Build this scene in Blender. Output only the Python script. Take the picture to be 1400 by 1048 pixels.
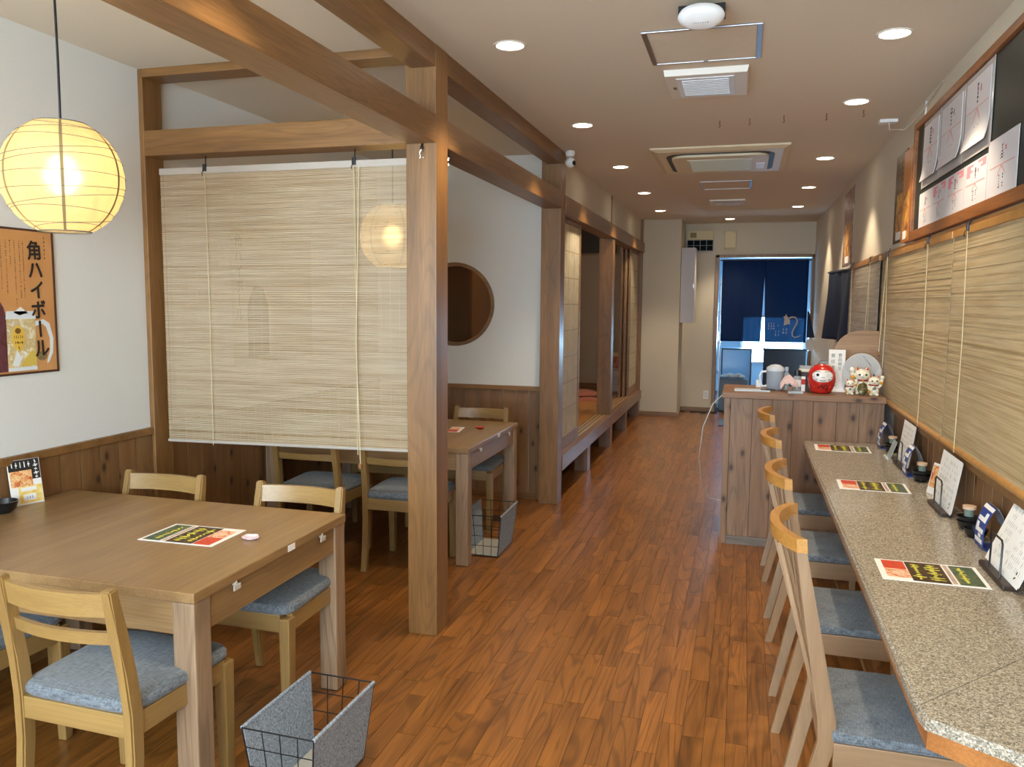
import bpy, bmesh, math, random
from mathutils import Vector, Matrix
random.seed(7)
PI = math.pi
for o in list(bpy.data.objects):
    bpy.data.objects.remove(o)
SC = bpy.context.scene
COL = SC.collection

# ------------------------------------------------------------------ camera
F, YAW, PITCH, ROLL = 1100.59, -0.278571, -0.1021513, 0.0081523
cy, sy, cp, sp = math.cos(YAW), math.sin(YAW), math.cos(PITCH), math.sin(PITCH)
fw = Vector((sy*cp, cy*cp, sp)); rt = Vector((cy, -sy, 0)); up = rt.cross(fw)
cr, sr = math.cos(ROLL), math.sin(ROLL)
r2 = cr*rt + sr*up; u2 = -sr*rt + cr*up
cam = bpy.data.cameras.new('camera'); camo = bpy.data.objects.new('camera', cam); COL.objects.link(camo)
camo.matrix_world = Matrix(((r2.x, u2.x, -fw.x, 0), (r2.y, u2.y, -fw.y, 0), (r2.z, u2.z, -fw.z, 1.545), (0, 0, 0, 1)))
cam.sensor_width = 36; cam.lens = F/1400*36; cam.clip_start = 0.02; cam.clip_end = 100
SC.camera = camo

# ------------------------------------------------------------------ world, daylight, exposure
W = bpy.data.worlds.new('world'); SC.world = W; W.use_nodes = True
W.node_tree.nodes['Background'].inputs[0].default_value = (0.55, 0.8, 1.0, 1)
W.node_tree.nodes['Background'].inputs[1].default_value = 9.0
SC.view_settings.view_transform = 'Standard'
try: SC.view_settings.look = 'None'
except Exception: pass
SC.view_settings.exposure = 0.46
SC.view_settings.gamma = 1.0
SC.view_settings.use_curve_mapping = False
SC.cycles.max_bounces = 10; SC.cycles.diffuse_bounces = 5; SC.cycles.glossy_bounces = 4
SC.cycles.transmission_bounces = 6; SC.cycles.transparent_max_bounces = 16
SC.cycles.sample_clamp_indirect = 6
SC.cycles.use_denoising = True
FRONT_W, BACK_W, SPOT_W, PAPER_W = 100, 150, 42, 1.1

def light(name, kind, loc, energy, color, parent=None, **kw):
    l = bpy.data.lights.new(name, kind); l.energy = energy; l.color = color
    for k, v in kw.items(): setattr(l, k, v)
    o = bpy.data.objects.new(name, l); o.location = loc; COL.objects.link(o)
    if parent: o.parent = parent
    return o
# daylight entering through the shop window behind the camera, and through the back room window
a = light('window_daylight', 'AREA', (-1.15, -1.72, 1.52), FRONT_W, (0.90, 0.96, 1.0), shape='RECTANGLE', size=3.1, size_y=1.55)
a.rotation_euler = (PI/2, 0, 0)
a = light('back_window_daylight', 'AREA', (0.49, 14.72, .93), BACK_W, (0.55, 0.82, 1.0), shape='RECTANGLE', size=1.0, size_y=.8)
a.rotation_euler = (-PI/2, 0, 0)

# ------------------------------------------------------------------ materials
def srgb(h):
    c = [int(h[i:i+2], 16)/255 for i in (1, 3, 5)]
    return tuple((x/12.92 if x <= .04045 else ((x+.055)/1.055)**2.4) for x in c) + (1,)
MATS = {}
class NT:
    def __init__(s, name):
        s.m = bpy.data.materials.new(name); s.m.use_nodes = True
        s.t = s.m.node_tree; s.n = s.t.nodes; s.b = s.n['Principled BSDF']; s.out = s.n['Material Output']
    def add(s, t, **kw):
        nd = s.n.new(t)
        for k, v in kw.items(): setattr(nd, k, v)
        return nd
    def link(s, a, b): s.t.links.new(a, b)
    def set(s, nd, **kw):
        for k, v in kw.items(): nd.inputs[k.replace('_', ' ')].default_value = v
    def ramp(s, src, stops):
        r = s.add('ShaderNodeValToRGB'); e = r.color_ramp.elements
        while len(e) < len(stops): e.new(0.5)
        for i, (p, c) in enumerate(stops):
            e[i].position = p; e[i].color = srgb(c) if isinstance(c, str) else (c if len(c) == 4 else tuple(c)+(1,))
        s.link(src, r.inputs[0]); return r.outputs[0]
    def mix(s, f, a, b, mode='MIX'):
        m = s.add('ShaderNodeMix', data_type='RGBA', blend_type=mode)
        for inp, v in ((m.inputs[0], f), (m.inputs[6], a), (m.inputs[7], b)):
            if hasattr(v, 'links') or hasattr(v, 'is_linked'): s.link(v, inp)
            else: inp.default_value = v
        return m.outputs[2]
    def math(s, op, a, b=0.0):
        m = s.add('ShaderNodeMath', operation=op)
        for inp, v in ((m.inputs[0], a), (m.inputs[1], b)):
            if hasattr(v, 'is_linked'): s.link(v, inp)
            else: inp.default_value = v
        return m.outputs[0]
    def rnd(s):
        oi = s.add('ShaderNodeObjectInfo'); g = s.add('ShaderNodeNewGeometry')
        return s.math('FRACT', s.math('ADD', oi.outputs['Random'], g.outputs['Random Per Island']))
    def coords(s, scale=(1, 1, 1), rnd=None, mul=17.0):
        tc = s.add('ShaderNodeTexCoord'); v = tc.outputs['Object']
        if rnd is not None:
            cb = s.add('ShaderNodeCombineXYZ'); k = s.math('MULTIPLY', rnd, mul)
            for i in range(3): s.link(k, cb.inputs[i])
            va = s.add('ShaderNodeVectorMath', operation='ADD'); s.link(v, va.inputs[0]); s.link(cb.outputs[0], va.inputs[1]); v = va.outputs[0]
        mp = s.add('ShaderNodeMapping'); mp.inputs['Scale'].default_value = scale; s.link(v, mp.inputs[0])
        return mp.outputs[0]
    def noise(s, vec, scale=1, detail=3, dist=0, rough=.5):
        n = s.add('ShaderNodeTexNoise'); s.link(vec, n.inputs['Vector'])
        n.inputs['Scale'].default_value = scale; n.inputs['Detail'].default_value = detail
        n.inputs['Distortion'].default_value = dist; n.inputs['Roughness'].default_value = rough
        return n.outputs[0]
    def bump(s, h, strength=.2, dist=.001):
        b = s.add('ShaderNodeBump'); b.inputs['Strength'].default_value = strength; b.inputs['Distance'].default_value = dist
        s.link(h, b.inputs['Height']); s.link(b.outputs[0], s.b.inputs['Normal'])

def plain(name, col, rough=.5, metal=0, spec=.5, emit=0, alpha=1, trans=0, coat=0):
    if name in MATS: return MATS[name]
    t = NT(name); c = srgb(col)
    t.set(t.b, Base_Color=c, Roughness=rough, Metallic=metal, Specular_IOR_Level=spec, Transmission_Weight=trans, Coat_Weight=coat)
    n = t.noise(t.coords((40, 40, 40)), 1, 2)
    t.link(t.mix(0.06, c, t.ramp(n, [(0.2, tuple(x*.7 for x in c[:3])), (.8, c[:3])])), t.b.inputs['Base Color'])
    if emit: t.set(t.b, Emission_Color=c, Emission_Strength=emit)
    if alpha < 1: t.b.inputs['Alpha'].default_value = alpha
    MATS[name] = t.m; return t.m

def wood(name, axis, c1, c2, c3=None, rough=.45, fine=1.0, rings=.35, knots=False, coat=0, var=.25, bump=.15, fib=.55):
    key = name+'_'+axis
    if key in MATS: return MATS[key]
    t = NT(key); r = t.rnd()
    S = {'x': (1.6, 22, 22), 'y': (22, 1.6, 22), 'z': (22, 22, 1.6)}[axis]
    S2 = {'x': (6, 260, 260), 'y': (260, 6, 260), 'z': (260, 260, 6)}[axis]
    S3 = {'x': (.55, 5, 5), 'y': (5, .55, 5), 'z': (5, 5, .55)}[axis]
    n1 = t.noise(t.coords(S, r), .6, 3, .4)
    base = t.ramp(n1, [(.3, c1), (.7, c2)])
    n2 = t.noise(t.coords(S2, r), 1*fine, 2, 0)
    base = t.mix(fib, base, t.ramp(n2, [(.38, tuple([.62]*3)), (.6, (1, 1, 1))]), 'MULTIPLY')
    # growth rings: bands through a distorted, stretched field
    n3 = t.noise(t.coords(S3, r), 1, 2, .6)
    sn = t.math('SINE', t.math('MULTIPLY', n3, 95.0))
    rg = t.ramp(sn, [(.45, (1, 1, 1)), (.95, tuple([.55]*3))])
    base = t.mix(rings, base, rg, 'MULTIPLY')
    if c3: base = t.mix(t.math('MULTIPLY', r, .55), base, srgb(c3))
    v = t.math('ADD', t.math('MULTIPLY', r, var), 1-var*.5)
    hv = t.add('ShaderNodeHueSaturation'); t.link(v, hv.inputs['Value']); t.link(base, hv.inputs['Color']); base = hv.outputs[0]
    if knots:
        sx = t.add('ShaderNodeSeparateXYZ'); t.link(t.coords((1, 1, 1), r), sx.inputs[0]); I3 = {'x': (1, 2, 0), 'y': (0, 2, 1), 'z': (0, 1, 2)}[axis]
        cb = t.add('ShaderNodeCombineXYZ'); t.link(t.math('MULTIPLY', t.math('ADD', sx.outputs[I3[0]], sx.outputs[I3[1]]), 7.5), cb.inputs[0]); t.link(t.math('MULTIPLY', sx.outputs[I3[2]], 4.2), cb.inputs[1])
        vo = t.add('ShaderNodeTexVoronoi', voronoi_dimensions='2D'); t.link(cb.outputs[0], vo.inputs['Vector']); vo.inputs['Scale'].default_value = 1.0
        sc = t.add('ShaderNodeSeparateColor'); t.link(vo.outputs['Color'], sc.inputs[0])
        k = t.ramp(t.math('ADD', vo.outputs['Distance'], t.math('MULTIPLY', t.math('GREATER_THAN', sc.outputs[0], .62), 1.0)), [(.0, (1, 1, 1)), (.06, (.9,)*3), (.10, (.3,)*3), (.2, (0, 0, 0))])
        base = t.mix(k, base, srgb('#3a2012'))
    t.link(base, t.b.inputs['Base Color'])
    t.set(t.b, Roughness=rough, Coat_Weight=coat, Coat_Roughness=.25)
    t.bump(n2, bump, .0006)
    MATS[key] = t.m; return t.m

def beamw(ax): return wood('timber', ax, '#785228', '#94693a', rough=.42, rings=.3, coat=.15, var=.08)
def panel(ax='z'): return wood('cedar_panel', ax, '#7d5732', '#9c7347', '#6e4b2c', rough=.5, rings=.25, knots=True, var=.35)
def barw(ax='z'): return wood('bar_cedar', ax, '#876345', '#a47e5e', '#785339', rough=.5, rings=.45, knots=True, var=.22)
def tablew(ax): return wood('table_oak', ax, '#876741', '#9b794f', rough=.38, rings=.12, coat=.2, var=.08)
def legw(ax): return wood('table_leg_oak', ax, '#8b6f54', '#a3866a', rough=.45, rings=.5, var=.06)
def chairw(ax): return wood('chair_beech', ax, '#87673a', '#9c7b47', fib=.3, rough=.35, rings=.12, coat=.25, var=.1)
def stoolw(ax): return wood('counter_chair_ash', ax, '#87684a', '#9c7c5c', fib=.22, rough=.4, rings=.08, coat=.1, var=.06)
def honey(ax): return wood('honey_wood', ax, '#b07a38', '#c48e48', rough=.35, rings=.15, coat=.2, var=.05)
def floorw(): return wood('floor_vinyl', 'y', '#77481b', '#a0642a', rough=.34, rings=.75, coat=.3, var=.16, bump=.08)

def wallpaper(name, col, sc=260):
    if name in MATS: return MATS[name]
    t = NT(name); n = t.noise(t.coords((1, 1, 1)), sc, 3)
    c = srgb(col)
    t.link(t.ramp(n, [(.3, tuple(x*.9 for x in c[:3])), (.7, c[:3])]), t.b.inputs['Base Color'])
    t.set(t.b, Roughness=.85); t.bump(n, .35, .0015); MATS[name] = t.m; return t.m
WALLP = wallpaper('white_wallpaper', '#e4e4e0')
CREAM = wallpaper('cream_wallpaper', '#d6cbb6')
CEILM = wallpaper('ceiling_wallpaper', '#dcd1be', 200)
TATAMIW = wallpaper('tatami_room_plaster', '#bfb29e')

def granite():
    t = NT('granite'); co = t.coords((1, 1, 1))
    v = t.add('ShaderNodeTexVoronoi'); t.link(co, v.inputs['Vector']); v.inputs['Scale'].default_value = 290
    sep = t.add('ShaderNodeSeparateColor'); t.link(v.outputs['Color'], sep.inputs[0])
    c = t.ramp(sep.outputs[0], [(.0, '#34322e'), (.16, '#5a554c'), (.3, '#877c6a'), (.55, '#9e917d'), (.78, '#b3a793'), (.95, '#d2cabb')])
    n = t.noise(co, 900, 2); c = t.mix(.35, c, t.ramp(n, [(.35, '#5f584c'), (.65, '#c8bfae')]), 'MIX')
    # mineral stain near the front edge
    mp = t.add('ShaderNodeMapping'); tc = t.add('ShaderNodeTexCoord'); t.link(tc.outputs['Object'], mp.inputs[0])
    mp.inputs['Location'].default_value = (-.49*7, -3.75*4, 0); mp.inputs['Scale'].default_value = (7, 4, 0)
    l = t.add('ShaderNodeVectorMath', operation='LENGTH'); t.link(mp.outputs[0], l.inputs[0])
    k = t.math('MULTIPLY', t.ramp(l.outputs['Value'], [(.3, (1,)*3), (1., (0,)*3)]), t.ramp(t.noise(co, 14, 3), [(.4, (0,)*3), (.6, (.55,)*3)]))
    c = t.mix(k, c, srgb('#cdc8be'))
    t.link(c, t.b.inputs['Base Color']); t.set(t.b, Roughness=.16, Specular_IOR_Level=.55); return t.m
GRANITE = granite()

def fabric(name, c1, c2, sc=1.0):
    if name in MATS: return MATS[name]
    t = NT(name)
    a = t.noise(t.coords((45*sc, 620*sc, 100)), 1, 2); b = t.noise(t.coords((620*sc, 45*sc, 100)), 1, 2)
    n = t.math('MULTIPLY', t.math('ADD', a, b), .5)
    t.link(t.ramp(n, [(.4, c1), (.6, c2)]), t.b.inputs['Base Color'])
    t.set(t.b, Roughness=.9, Sheen_Weight=.2); t.bump(n, .4, .001); MATS[name] = t.m; return t.m
SEATF = fabric('blue_grey_weave', '#454a50', '#747a80')
SEATG = fabric('green_grey_weave', '#56605e', '#919890')
def felt():
    t = NT('grey_felt'); n = t.noise(t.coords((170, 170, 170)), 1, 4, 1.0, .8)
    t.link(t.ramp(n, [(.38, '#535c68'), (.62, '#aab4bf')]), t.b.inputs['Base Color']); t.set(t.b, Roughness=.95); t.bump(n, .4, .001); return t.m
FELT = felt()

def reed(name, c1, c2, c3, tr=.25):
    t = NT(name); g = t.add('ShaderNodeNewGeometry')
    base = t.ramp(g.outputs['Random Per Island'], [(.0, c3), (.12, c1), (.55, c2), (1., c2)])
    n = t.noise(t.coords((3, 3, 60)), 1, 3); base = t.mix(.45, base, t.ramp(n, [(.38, c3), (.6, c2)]))
    t.link(base, t.b.inputs['Base Color']); t.set(t.b, Roughness=.6)
    tl = t.add('ShaderNodeBsdfTranslucent'); t.link(base, tl.inputs[0])
    mx = t.add('ShaderNodeMixShader'); mx.inputs[0].default_value = tr
    t.link(t.b.outputs[0], mx.inputs[1]); t.link(tl.outputs[0], mx.inputs[2]); t.link(mx.outputs[0], t.out.inputs[0]); return t.m
REED = reed('bamboo_reed', '#dcc5a0', '#e8d6b8', '#c2a277', .45)
REED_DARK = reed('bamboo_reed_tan', '#c4ab82', '#d0b990', '#aa9064', .1)
REED_GREY = reed('bamboo_reed_grey', '#b5a996', '#c4b9a8', '#98897a', .1)

def translucent(name, col, mixf=.6, rough=.7, crinkle=0, emit=0):
    if name in MATS: return MATS[name]
    t = NT(name); c = srgb(col); tl = t.add('ShaderNodeBsdfTranslucent')
    n = t.noise(t.coords((9, 9, 9)), 1, 4, 1.2)
    cc = t.ramp(n, [(.3, tuple(x*.8 for x in c[:3])), (.7, c[:3])])
    t.link(cc, tl.inputs[0]); t.link(cc, t.b.inputs['Base Color']); t.set(t.b, Roughness=rough)
    if crinkle: t.bump(t.noise(t.coords((14, 14, 22)), 1, 4, 2.0), crinkle, .01)
    if emit: t.set(t.b, Emission_Color=c, Emission_Strength=emit)
    mx = t.add('ShaderNodeMixShader'); mx.inputs[0].default_value = mixf
    t.link(t.b.outputs[0], mx.inputs[1]); t.link(tl.outputs[0], mx.inputs[2]); t.link(mx.outputs[0], t.out.inputs[0])
    MATS[name] = t.m; return t.m
def washi():
    t = NT('washi_paper'); c = srgb('#e6d0a4'); n = t.noise(t.coords((9, 9, 9)), 1, 4, 1.2)
    cc = t.ramp(n, [(.3, tuple(x*.82 for x in c[:3])), (.7, c[:3])])
    tl = t.add('ShaderNodeBsdfTranslucent'); rf = t.add('ShaderNodeBsdfRefraction'); rf.inputs['Roughness'].default_value = .6; rf.inputs['IOR'].default_value = 1.25
    for nd in (tl, rf): t.link(cc, nd.inputs[0])
    t.link(cc, t.b.inputs['Base Color']); t.set(t.b, Roughness=.8); t.bump(t.noise(t.coords((14, 14, 22)), 1, 4, 2.0), .9, .01)
    m1 = t.add('ShaderNodeMixShader'); m1.inputs[0].default_value = .22; t.link(tl.outputs[0], m1.inputs[1]); t.link(rf.outputs[0], m1.inputs[2])
    m2 = t.add('ShaderNodeMixShader'); m2.inputs[0].default_value = .72; t.link(t.b.outputs[0], m2.inputs[1]); t.link(m1.outputs[0], m2.inputs[2]); t.link(m2.outputs[0], t.out.inputs[0])
    return t.m
WASHI = washi()
def navycloth():
    t = NT('navy_cloth'); c = srgb('#122a54'); tl = t.add('ShaderNodeBsdfTranslucent'); tl.inputs[0].default_value = srgb('#1a3048'); tr = t.add('ShaderNodeBsdfTransparent'); tr.inputs[0].default_value = srgb('#9ccdf0')
    n = t.noise(t.coords((260, 20, 260)), 1, 2); t.link(t.ramp(n, [(.35, '#101f36'), (.65, '#182c48')]), t.b.inputs['Base Color']); t.set(t.b, Roughness=.9)
    m1 = t.add('ShaderNodeMixShader'); m1.inputs[0].default_value = .5; t.link(t.b.outputs[0], m1.inputs[1]); t.link(tl.outputs[0], m1.inputs[2])
    m2 = t.add('ShaderNodeMixShader'); m2.inputs[0].default_value = .13; t.link(m1.outputs[0], m2.inputs[1]); t.link(tr.outputs[0], m2.inputs[2]); t.link(m2.outputs[0], t.out.inputs[0])
    return t.m
NAVY = navycloth()
def clear(name, col='#ffffff', f=.85, rough=.05):
    if name in MATS: return MATS[name]
    t = NT(name); tr = t.add('ShaderNodeBsdfTransparent'); tr.inputs[0].default_value = srgb(col)
    t.set(t.b, Base_Color=srgb(col), Roughness=rough)
    mx = t.add('ShaderNodeMixShader'); mx.inputs[0].default_value = f
    t.link(t.b.outputs[0], mx.inputs[1]); t.link(tr.outputs[0], mx.inputs[2]); t.link(mx.outputs[0], t.out.inputs[0])
    MATS[name] = t.m; return t.m
def food(name, cols, sc=70):
    if name in MATS: return MATS[name]
    t = NT(name); n = t.noise(t.coords((1, 1, 1)), sc, 4, .8)
    st = [(.3+.4*i/(len(cols)-1), c) for i, c in enumerate(cols)]
    t.link(t.ramp(n, st), t.b.inputs['Base Color']); t.set(t.b, Roughness=.35); MATS[name] = t.m; return t.m

WHITE = plain('white_plastic', '#e6e6e6', .4); BLACK = plain('black_plastic', '#15151a', .35)
PAPER = plain('white_paper', '#e9e6e2', .8); INK = plain('black_ink', '#1c1814', .8)
WIRE = plain('black_wire', '#101012', .35); CORD = plain('pale_cord', '#d9caa0', .8); STEEL = plain('steel', '#b9bcc2', .25, 1)
LAMP = plain('lit_lens', '#fff2dc', .5, emit=14); PINK = plain('pink_print', '#d98a92', .8); RED = plain('red_print', '#b5302a', .7)
ALU = plain('brushed_aluminium', '#a9a9ad', .3, 1); BEIGE = plain('beige_plastic', '#d8c79c', .5); YELLOW = plain('yellow_print', '#d8cf4a', .7)

# ------------------------------------------------------------------ mesh helpers
def NB(): return bmesh.new()
def box(bm, x0, x1, y0, y1, z0, z1, bev=0.0, M=None):
    mt = Matrix.Translation(((x0+x1)/2, (y0+y1)/2, (z0+z1)/2)) @ Matrix.Diagonal((abs(x1-x0), abs(y1-y0), abs(z1-z0), 1))
    if M is not None: mt = M @ mt
    r = bmesh.ops.create_cube(bm, size=1.0, matrix=mt)
    if bev:
        es = {e for v in r['verts'] for e in v.link_edges}
        bmesh.ops.bevel(bm, geom=list(es), offset=bev, segments=2, affect='EDGES', profile=.6)
def hexa(bm, lo, hi, bev=0.0):
    """lo, hi: four corners each (counter-clockwise seen from above)"""
    v = [bm.verts.new(p) for p in list(lo)+list(hi)]
    fs = [bm.faces.new((v[3], v[2], v[1], v[0])), bm.faces.new((v[4], v[5], v[6], v[7]))]
    for i in range(4):
        j = (i+1) % 4; fs.append(bm.faces.new((v[i], v[j], v[j+4], v[i+4])))
    if bev:
        es = {e for f in fs for e in f.edges}
        bmesh.ops.bevel(bm, geom=list(es), offset=bev, segments=2, affect='EDGES', profile=.6)
def tube(bm, pts, r, n=8, closed=False, radii=None):
    P = [Vector(p) for p in pts]; L = len(P); rings = []; ref = None
    for i, p in enumerate(P):
        a = P[(i-1) % L] if (closed or i > 0) else p; b = P[(i+1) % L] if (closed or i < L-1) else p
        d = (b-a).normalized()
        if ref is None:
            ref = Vector((0, 0, 1)) if abs(d.z) < .9 else Vector((1, 0, 0))
        u = (ref - d*ref.dot(d)).normalized(); w = d.cross(u); ref = u
        rr = radii[i] if radii else r
        rings.append([bm.verts.new(p + u*math.cos(2*PI*k/n)*rr + w*math.sin(2*PI*k/n)*rr) for k in range(n)])
    for i in range(L if closed else L-1):
        A, B = rings[i], rings[(i+1) % L]
        for k in range(n):
            bm.faces.new((A[k], A[(k+1) % n], B[(k+1) % n], B[k]))
    if not closed:
        bm.faces.new(list(reversed(rings[0]))); bm.faces.new(rings[-1])
def lathe(bm, prof, n=24, M=None, cap=True):
    M = M or Matrix.Identity(4); rings = []
    for r, z in prof:
        rings.append([bm.verts.new(M @ Vector((max(r, 1e-5)*math.cos(2*PI*k/n), max(r, 1e-5)*math.sin(2*PI*k/n), z))) for k in range(n)])
    for A, B in zip(rings, rings[1:]):
        for k in range(n): bm.faces.new((A[k], A[(k+1) % n], B[(k+1) % n], B[k]))
    if cap:
        bm.faces.new(list(reversed(rings[0]))); bm.faces.new(rings[-1])
def prism(bm, pts, h, M=None):
    """pts 2D in XY, extruded from z=0 to h"""
    M = M or Matrix.Identity(4)
    a = [bm.verts.new(M @ Vector((x, y, 0))) for x, y in pts]; b = [bm.verts.new(M @ Vector((x, y, h))) for x, y in pts]
    n = len(pts)
    bm.faces.new(list(reversed(a))); bm.faces.new(b)
    for i in range(n): bm.faces.new((a[i], a[(i+1) % n], b[(i+1) % n], b[i]))
def ball(bm, c, r, s=(1, 1, 1), M=None, u=16, v=10):
    mt = Matrix.Translation(c) @ Matrix.Diagonal((r*s[0], r*s[1], r*s[2], 1))
    if M is not None: mt = M @ mt
    bmesh.ops.create_uvsphere(bm, u_segments=u, v_segments=v, radius=1, matrix=mt)
def ell(cx, cy_, rx, ry, n=20, a0=0, a1=2*PI):
    k = n if abs(a1-a0-2*PI) < 1e-6 else n-1
    return [(cx+rx*math.cos(a0+(a1-a0)*i/k), cy_+ry*math.sin(a0+(a1-a0)*i/k)) for i in range(n)]
def frame(o, X, Y):
    X = Vector(X).normalized(); Y = Vector(Y).normalized(); Z = X.cross(Y)
    return Matrix(((X.x, Y.x, Z.x, o[0]), (X.y, Y.y, Z.y, o[1]), (X.z, Y.z, Z.z, o[2]), (0, 0, 0, 1)))

def obj(name, bm, mat, parent=None, smooth=False, kind=None, label=None, loc=None):
    bmesh.ops.recalc_face_normals(bm, faces=bm.faces)
    me = bpy.data.meshes.new(name); bm.to_mesh(me); bm.free()
    if smooth:
        for p in me.polygons: p.use_smooth = True
        try: me.set_sharp_from_angle(angle=math.radians(42))
        except Exception: pass
    me.materials.append(mat)
    return link(name, me, parent, kind, label, loc)
def link(name, me, parent=None, kind=None, label=None, loc=None):
    o = bpy.data.objects.new(name, me); COL.objects.link(o)
    if parent: o.parent = parent
    if kind: o['kind'] = kind
    if label: o['label'] = label
    if loc: o.location = loc
    return o
def thing(name, label, cat, loc=(0, 0, 0), rz=0, group=None):
    o = bpy.data.objects.new(name, None); COL.objects.link(o); o.location = loc; o.rotation_euler = (0, 0, rz)
    o['label'] = label; o['category'] = cat
    if group: o['group'] = group
    return o
def tag(o, label, cat, group=None):
    o['label'] = label; o['category'] = cat
    if group: o['group'] = group
    return o
KIDS = {}
def dup(root, label, loc, rz=None):
    c = root.copy(); COL.objects.link(c); c.location = loc; c['label'] = label
    if rz is not None: c.rotation_euler = (0, 0, rz)
    for ch in list(root.children): _dupc(ch, c)
    return c
def _dupc(o, p):
    c = o.copy(); COL.objects.link(c); c.parent = p
    for ch in list(o.children): _dupc(ch, c)
def B1(name, mat, x0, x1, y0, y1, z0, z1, bev=0, parent=None, kind=None, label=None, M=None):
    bm = NB(); box(bm, x0, x1, y0, y1, z0, z1, bev, M); return obj(name, bm, mat, parent, kind=kind, label=label)
_tc = bpy.data.curves.new('glyphs', 'FONT'); _to = bpy.data.objects.new('glyphs', _tc); COL.objects.link(_to)
def glyph_mesh(s, size):
    _tc.body = s; _tc.size = size; _tc.align_x = 'CENTER'; _tc.align_y = 'CENTER'
    dg = bpy.context.evaluated_depsgraph_get(); dg.update()
    return bpy.data.meshes.new_from_object(_to.evaluated_get(bpy.context.evaluated_depsgraph_get()))
def text(name, body, size, M, mat, parent, vertical=True, sx=1.0, pitch=1.0, label=None, bold=0):
    """lettering as flat glyph meshes, one object per line"""
    bm = NB()
    if vertical:
        for i, ch in enumerate(body):
            if ch == ' ': continue
            me = glyph_mesh(ch, size); xs = [v.co.x for v in me.vertices]; ys = [v.co.y for v in me.vertices]
            if not xs: continue
            cx, cyy = (min(xs)+max(xs))/2, (min(ys)+max(ys))/2
            R = Matrix.Rotation(PI/2, 4, 'Z') if ch == 'ー' else Matrix.Identity(4)
            me.transform(M @ Matrix.Translation((0, -(i+.5)*size*pitch, 0)) @ Matrix.Diagonal((sx, 1, 1, 1)) @ R @ Matrix.Translation((-cx, -cyy, 0)))
            for d in ([(0, 0)] if not bold else [(-bold, 0), (bold, 0), (0, -bold), (0, bold)]):
                dm = M.to_3x3() @ Vector((d[0], d[1], (d[0]*.1+d[1]*.05))); me.transform(Matrix.Translation(dm)); bm.from_mesh(me); me.transform(Matrix.Translation(-dm))
            bpy.data.meshes.remove(me)
    else:
        me = glyph_mesh(body, size); me.transform(M @ Matrix.Diagonal((sx, 1, 1, 1))); bm.from_mesh(me); bpy.data.meshes.remove(me)
    me = bpy.data.meshes.new(name); bm.to_mesh(me); bm.free(); me.materials.append(mat)
    return link(name, me, parent, label=label)
def marks(bm, M, x0, x1, y0, y1, cols, rows, w=.6, h=.6, seed=1, skip=.15, t=.0004):
    """rows of short brush ticks: writing too small to read"""
    rg = random.Random(seed); dx = (x1-x0)/cols; dy = (y1-y0)/rows
    for i in range(cols):
        for j in range(rows):
            if rg.random() < skip: continue
            cx = x0+(i+.5)*dx; cyy = y0+(j+.5)*dy; a = dx*w*(.5+rg.random()*.5)/2; b = dy*h*(.5+rg.random()*.5)/2
            s = rg.uniform(-.3, .3)*a
            if rg.random() < .5: prism(bm, [(cx-a, cyy-b*.3-s), (cx+a, cyy-b*.3+s), (cx+a, cyy+b*.3+s), (cx-a, cyy+b*.3-s)], t, M)
            prism(bm, [(cx-a*.35+s, cyy-b), (cx+a*.25+s, cyy-b), (cx+a*.25-s, cyy+b), (cx-a*.35-s, cyy+b)], t, M)

# ------------------------------------------------------------------ shell
CZ = 2.64; XL = -2.85; XR = .90
floor = B1('floor', plain('floor_underlay', '#2a1608', .6), -3.1, 3.4, -1.9, 15.1, -.12, -.0018, kind='structure')
PWD, PLN = .0757, .452
bmp = NB(); box(bmp, -PWD/2+.0008, PWD/2-.0008, -PLN/2+.0008, PLN/2-.0008, -.0035, 0)
bmesh.ops.recalc_face_normals(bmp, faces=bmp.faces)
plank_me = bpy.data.meshes.new('plank'); bmp.to_mesh(plank_me); bmp.free(); plank_me.materials.append(floorw())
cells = []
rg = random.Random(3)
for i in range(int((XR-XL)/PWD)+1):
    x = XR-.0378-i*PWD; off = rg.random()*PLN
    for j in range(31):
        y = -1.7+off+j*PLN
        if y > 11.6: continue
        d = Vector((x, y, -1.545)); dz = d.dot(fw)
        vis = 0
        if dz > .3:
            px = 700+F*d.dot(r2)/dz; py = 524-F*d.dot(u2)/dz
            if -60 < px < 1460 and -60 < py < 1110:
                vis = 1/dz
                if x > .3 or x < -1.9: vis *= .6
        cells.append((-vis, x, y))
cells.sort()
for c in cells[:300]:
    link('plank', plank_me, floor, loc=(c[1], c[2], 0))
bm = NB()
for c in cells[300:]:
    box(bm, c[1]-PWD/2+.0005, c[1]+PWD/2-.0005, c[2]-PLN/2+.0005, min(c[2]+PLN/2-.0005, 11.8), -.0035, 0)
obj('plank', bm, floorw(), floor, kind='stuff')
B1('ceiling', CEILM, -3.05, 1.05, -1.8, 11.85, CZ, CZ+.1, kind='structure')

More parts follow.
